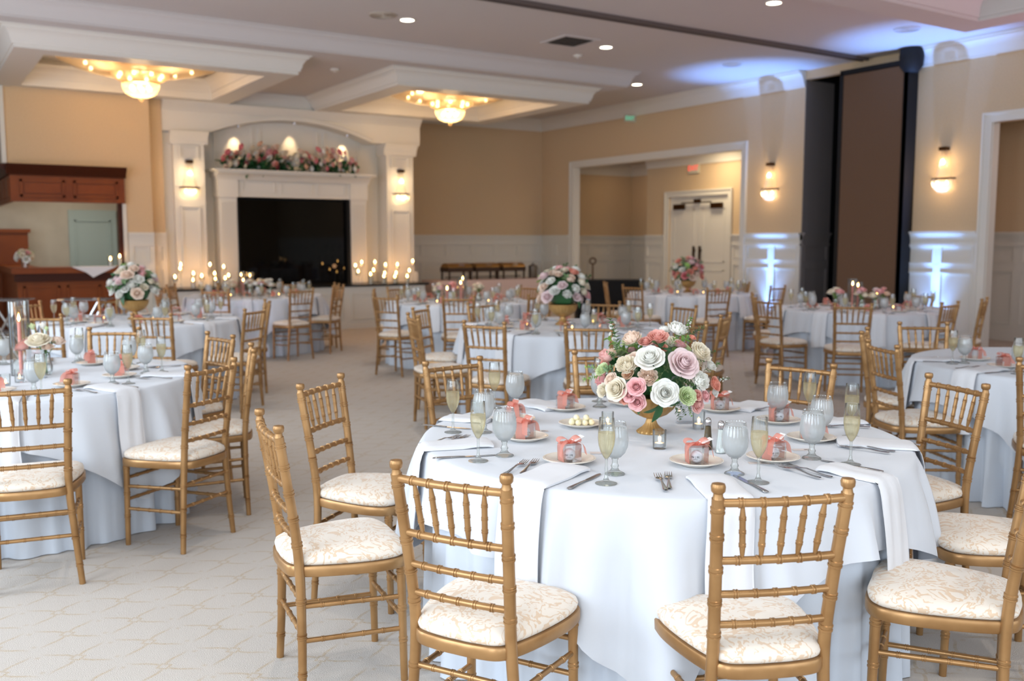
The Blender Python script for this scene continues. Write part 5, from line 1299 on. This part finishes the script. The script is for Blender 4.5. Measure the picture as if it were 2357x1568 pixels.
for t, cyl, vas in ((3, ((0.02,0.02,0.32,0.27,'rear'), (0.0,-0.08,0.30,0.22,'middle'), (-0.17,-0.10,0.22,0.15,'left')), ((-0.28,-0.02), (-0.12,0.12), (0.22,0.05))),
                    (5, ((-0.10,0.0,0.34,0.26,'left'), (-0.01,0.08,0.30,0.24,'middle'), (0.17,-0.02,0.24,0.16,'right')), ((-0.30,-0.05), (-0.05,-0.16), (0.10,-0.18), (0.27,0.05))),
                    (9, ((-0.20,0.05,0.34,0.27,'left'), (-0.09,0.10,0.33,0.26,'middle'), (-0.14,-0.06,0.28,0.20,'front'), (0.08,0.0,0.25,0.17,'right')), ((-0.28,-0.12), (-0.02,-0.15), (0.22,0.0), (0.12,-0.18)))):
    for (u, v, h, chh, w) in cyl:
        x, y = tpos(t, u, v); cylinder_candle(x, y, S, h, 0.05, chh, 'taper_candle', '%s one on %s' % (w, TAB[t][1]))
    rnd = random.Random(t)
    for i, (u, v) in enumerate(vas):
        x, y = tpos(t, u, v); bl = []
        for k in range(5):
            a = k*1.26; bl.append((0.055*cos(a)*(k > 0), 0.055*sin(a)*(k > 0), 0.17+(0.05 if k == 0 else rnd.uniform(-0.02, 0.04)), rnd.uniform(0.035, 0.055), rnd.choice(['rose','ranunculus','ruffled']), rnd.choice(['white','cream','cream','blush','palepink','pink'])))
        bud_vase(x, y, S, 'bud vase of pale roses on %s, %s from left' % (TAB[t][1], ['first','second','third','fourth'][i]), bl, t*5+i, grp='bud vases of pale roses')
    x, y = tpos(t, 0.0, 0.0)
# table at the left edge: posy of white rose and coral bloom, cylinder, number
x, y = 0.66, 5.92
bud_vase(x, y, S, 'bud vase with a big white rose and coral bloom at the left edge', [(0.0,0.06,0.20,0.062,'rose','cream'), (-0.10,0.03,0.17,0.055,'ruffled','coralpink'), (0.07,-0.02,0.19,0.045,'ranunculus','blush'), (-0.02,-0.04,0.27,0.03,'bud','white'), (-0.06,0.0,0.27,0.028,'bud','green'), (0.05,0.06,0.165,0.03,'rose','blush'), (0.02,0,0.26,0.02,'bud','green')], 77, 0.12)
cylinder_candle(0.545, 5.98, S, 0.42, 0.055, 0.30, 'taper_candle', 'at the left edge of the picture')
def number_sign(x, y, z, s, lb, rz):
    r = thing('table_number', lb, 'table number', (x, y, z), rz)
    MB().box(-0.05, 0.05, -0.0015, 0.0015, 0.0, 0.16).build('panel', 'acrylic_sign', r, smooth=False)
    MB().box(-0.055, 0.055, -0.015, 0.015, 0.0, 0.008).build('base', 'acrylic_sign', r, smooth=False)
    txt(s, 0.11, 'steel_dull', r, (0,-0.0025,0.085), (PI/2,0,0), 'numeral', 0.0006)
number_sign(2.735, 2.86, S, '1', 'clear acrylic table number one behind the right side of the urn flowers', -0.42)
number_sign(0.60, 5.80, S, '8', 'clear acrylic table number eight beside the bud vase', -0.6)

# garland on the mantel
rnd = random.Random(21); bl = []; sg = []
for i in range(135):
    x = -1.20 + 2.42*(i+0.5)/135 + rnd.uniform(-0.03, 0.03); env = 0.22 + 0.10*sin((x+1.2)*2.6)**2 - 0.10*max(0, (abs(x)-0.9)/0.3)
    bl.append((x, rnd.uniform(0.02, 0.20), rnd.uniform(0.05, env+0.13), rnd.uniform(0.045, 0.080), rnd.choice(['rose','ranunculus','ruffled']), rnd.choice(['white','cream','cream','blush','pink','coralpink','peach','hot','white'])))
for i in range(90):
    x = rnd.uniform(-1.25, 1.25); d = (rnd.uniform(-1, 1)+x*0.6, rnd.uniform(0.1, 1), rnd.uniform(-0.5, 1)); sg.append((x*0.95, 0.05, rnd.uniform(0.03, 0.18), rnd.uniform(0.12, 0.22), rnd.choice(['mid','big','big','big']), *d))
for i in range(14):
    x = rnd.uniform(-0.6, 0.9); sg.append((x, 0.12, 0.04, rnd.uniform(0.12, 0.2), 'big', rnd.uniform(-0.3, 0.3), 0.5, -1))
g = bouquet('flower_garland', 'long garland of white, pink and peach roses on the mantel', (5.88, 16.28, 2.745), bl, sg, None, 5, cat='garland'); g.rotation_euler = (0, 0, 0)
# candles on the hearth
def hearth_candle(i, x, z, side, n):
    ords = ['first','second','third','fourth','fifth','sixth','seventh','eighth','ninth','tenth','eleventh','twelfth','thirteenth','fourteenth','fifteenth']
    r = thing('glass_candle_holder', 'glass holder with flame, %s from left on the %s half of the hearth' % (ords[i], side), 'candle', (x, 15.62 + 0.22*((i*7) % 3)/2, 0.771), 0, 'glass candle holders on the hearth')
    h = z - 0.771
    if h > 0.17:
        MB().lathe([(0,0), (0.045,0), (0.045,0.006), (0.010,0.016), (0.007,0.05), (0.010,h-0.09), (0.022,h-0.075), (0.036,h-0.05), (0.040,h+0.01), (0.037,h+0.01), (0.032,h-0.045), (0,h-0.06)], 20).build('stemmed_glass', 'glass', r, sharp=60)
    else:
        MB().lathe([(0,0), (0.036,0), (0.038,h+0.035), (0.036,h+0.035), (0.034,0.006), (0,0.006)], 20).build('glass_cup', 'glass', r, sharp=60)
    b = h-0.055 if h > 0.17 else 0.007
    MB().lathe([(0,b), (0.024,b), (0.024,h-0.012), (0,h-0.015)], 16).build('candle', 'wax', r, sharp=60)
    MB().lathe([(0,h-0.010), (0.010,h-0.002), (0.014,h+0.010), (0.009,h+0.030), (0,h+0.048)], 10).build('flame', 'flame', r)
HL = [(3.68,0.95), (3.79,1.08), (3.83,1.14), (3.97,1.0), (3.99,0.89), (4.16,0.95), (4.24,1.14), (4.34,0.99), (4.38,0.90), (4.46,1.10), (4.51,0.91), (4.60,0.95)]
HR = [(6.79,1.09), (6.89,0.98), (7.01,1.14), (7.08,0.93), (7.19,1.0), (7.27,1.14), (7.34,0.89), (7.41,0.94), (7.48,1.09), (7.56,0.88), (7.64,0.94), (7.72,1.09), (7.81,0.88), (7.91,0.98), (8.04,1.15)]
for i, (x, z) in enumerate(HL): hearth_candle(i, x, z, 'left', 12)
for i, (x, z) in enumerate(HR): hearth_candle(i, x, z, 'right', 15)
for x, z in ((3.8,1.1), (4.15,1.02), (4.5,1.05), (6.95,1.06), (7.3,1.04), (7.65,1.0), (7.95,1.06)): light('candle_lamp', 'POINT', (x, 15.82, z), 1.1, (1.0, 0.52, 0.24), size=0.04)

# buffet
bt = (9.0, 16.35)
o = MB().box(0, 2.7, 0, 0.75, 0.0, 0.755).build('buffet_cloth', 'buffet_cloth', smooth=False); o.location = (8.85, 16.30, 0); tag(o, 'long buffet table under a floor-length pale rose cloth by the back wall', 'tablecloth')
def chafer(x, y, lb):
    r = thing('chafing_dish', lb, 'chafing dish', (x, y, 0.756), 0, 'chafing dishes on the buffet')
    MB().box(-0.28, 0.28, -0.18, 0.18, 0.16, 0.25).build('pan', 'brown_basket', r, smooth=False)
    mb = MB(); rows = []
    for i in range(9):
        a = PI*i/8; rows.append([Vector((x_, -0.17*cos(a), 0.25+0.085*sin(a))) for x_ in (-0.27, 0.27)])
    mb.grid(rows); mb.add([rows[i][0] for i in range(9)], [tuple(range(9))]); mb.add([rows[i][1] for i in range(9)], [tuple(range(9))]); mb.build('lid', 'chafer_gold', r, sharp=50)
    for sx in (-0.25, 0.25):
        for sy in (-0.15, 0.15): MB().box(sx-0.015, sx+0.015, sy-0.015, sy+0.015, 0, 0.16).build('leg', 'brown_basket', r, smooth=False)
    MB().box(-0.26, 0.26, -0.01, 0.01, 0.04, 0.06).build('crossbar', 'brown_basket', r, smooth=False)
    MB().tube([(-0.06,-0.19,0.27), (-0.05,-0.21,0.30), (0.05,-0.21,0.30), (0.06,-0.19,0.27)], 0.008, 6).build('handle', 'steel', r)
for x, w in ((9.42, 'left'), (10.06, 'middle'), (10.70, 'right')): chafer(x, 16.62, 'dark chafing dish with brass lid, %s of three on the buffet' % w)
r = thing('ice_bucket', 'tall steel drinks pot at the right end of the buffet', 'pot', (11.2, 16.5, 0.756)); MB().lathe([(0,0), (0.08,0), (0.09,0.02), (0.095,0.24), (0.10,0.26), (0.06,0.28), (0,0.30)], 20).build('body', 'steel_dull', r, sharp=50); MB().lathe([(0,0.295), (0.018,0.30), (0.02,0.315), (0,0.33)], 12).build('knob', 'steel_dull', r); MB().tube([(0.09,0,0.06), (0.15,0,0.08), (0.15,0,0.2), (0.094,0,0.22)], 0.008, 6).build('handle', 'steel_dull', r)
# black draped table and stand in the vestibule mouth
o = MB().prism([(-0.55,-0.3), (0.6,-0.3), (0.6,0.3), (-0.55,0.3)], 0, 0.86).build('draped_table', 'black_cloth', smooth=False); o.location = (10.4, 13.0, 0); o.rotation_euler = (0,0,-0.57); tag(o, 'table under a black cloth behind the chairs at the wide opening', 'table')
r = thing('pole_stand', 'slim dark pole stand with a round head behind the black table', 'stand', (11.55, 14.9, 0)); MB().lathe([(0,0), (0.15,0), (0.15,0.02), (0.02,0.03), (0.016,1.08), (0,1.08)], 16).build('pole', 'bronze', r, sharp=50)
mb = MB(); mb.tube([(0.06*cos(a)*0.84, -0.06*cos(a)*0.54, 1.14+0.06*sin(a)) for a in [2*PI*k/20 for k in range(21)]], 0.016, 8, cap=False); mb.build('ring_head', 'bronze', r)
# clear folding stands before the bar
def xstand(x, y, lb):
    r = thing('folding_stand', lb, 'folding stand', (x, y, 0), -0.45, 'clear folding stands before the bar')
    MB().box(-0.30, 0.30, -0.20, 0.20, 0.80, 0.815).build('top', 'clear_acrylic', r, smooth=False)
    for sy in (-0.15, 0.15):
        MB().tube([(-0.24,sy,0.0), (0.22,sy,0.80)], 0.016, 8).build('leg', 'chrome', r); MB().tube([(0.24,sy+0.02,0.0), (-0.22,sy+0.02,0.80)], 0.016, 8).build('leg', 'chrome', r)
    MB().box(-0.22, 0.22, -0.14, 0.16, 0.40, 0.412).build('shelf', 'clear_acrylic', r, smooth=False)
xstand(1.05, 13.2, 'clear acrylic folding stand with chrome crossed legs, left one before the bar'); xstand(1.90, 12.75, 'clear acrylic folding stand with chrome crossed legs, right one before the bar')
# things on the bar
mb = MB(); rows = []
for i in range(9):
    v = i/8; rows.append([Vector((2.30+u*0.42-v*0.0, 15.82+0.25*(1-v)*0 - (0.0 if v < 0.4 else 0), 0)) for u in (0,)])
mb = MB(); mb.prism([(2.20,15.84), (2.85,15.84), (2.90,16.15), (2.28,16.2)], 1.1315, 1.137)
P_ = [(2.20,15.822,1.137), (2.85,15.822,1.137), (2.62,15.815,1.03), (2.50,15.812,0.97), (2.40,15.815,1.05)]
mb.add([Vector(p) for p in P_]+[Vector(p)-Vector((0,0.006,0)) for p in P_]+[], [(0,1,2,3,4), (9,8,7,6,5), (0,1,6,5), (1,2,7,6), (2,3,8,7), (3,4,9,8), (4,0,5,9)])
mb.add([(2.20,15.84,1.137), (2.85,15.84,1.137), (2.85,15.82,1.137), (2.20,15.82,1.137)], [(0,1,2,3)])
tag(mb.build('bar_cloth', 'napkin', sharp=50), 'white cloth with a pointed corner hanging over the bar', 'cloth')
for x, z, w in ((2.78,0.10,'left'), (2.92,0.14,'right')):
    r = thing('glass_candle_holder', 'glass candle holder with a flame at the right end of the bar, %s one' % w, 'candle', (x, 15.93, 1.1312), 0, 'candles on the bar')
    MB().lathe([(0,0), (0.035,0), (0.038,0.17), (0.036,0.17), (0.033,0.006), (0,0.006)], 18).build('glass_cup', 'glass', r, sharp=50); MB().lathe([(0,0.007), (0.022,0.007), (0.022,z), (0,z)], 14).build('candle', 'wax', r, sharp=50); MB().lathe([(0,z+0.002), (0.011,z+0.012), (0.014,z+0.02), (0,z+0.06)], 10).build('flame', 'flame', r)
random_bouquet('flower_arrangement', 'small white and pink flower cluster at the left end of the bar', (1.58, 15.98, 1.30), 0.11, 0.10, 12, ['white','cream','white','pink'], 31, None, (0.035, 0.055), 0.0, 8)
r = thing('glass_vase', 'clear glass vase under the small flowers on the bar', 'vase', (1.58, 15.98, 1.1312)); MB().lathe([(0,0), (0.045,0), (0.05,0.13), (0.047,0.13), (0.042,0.006), (0,0.006)], 18).build('body', 'glass', r, sharp=50)
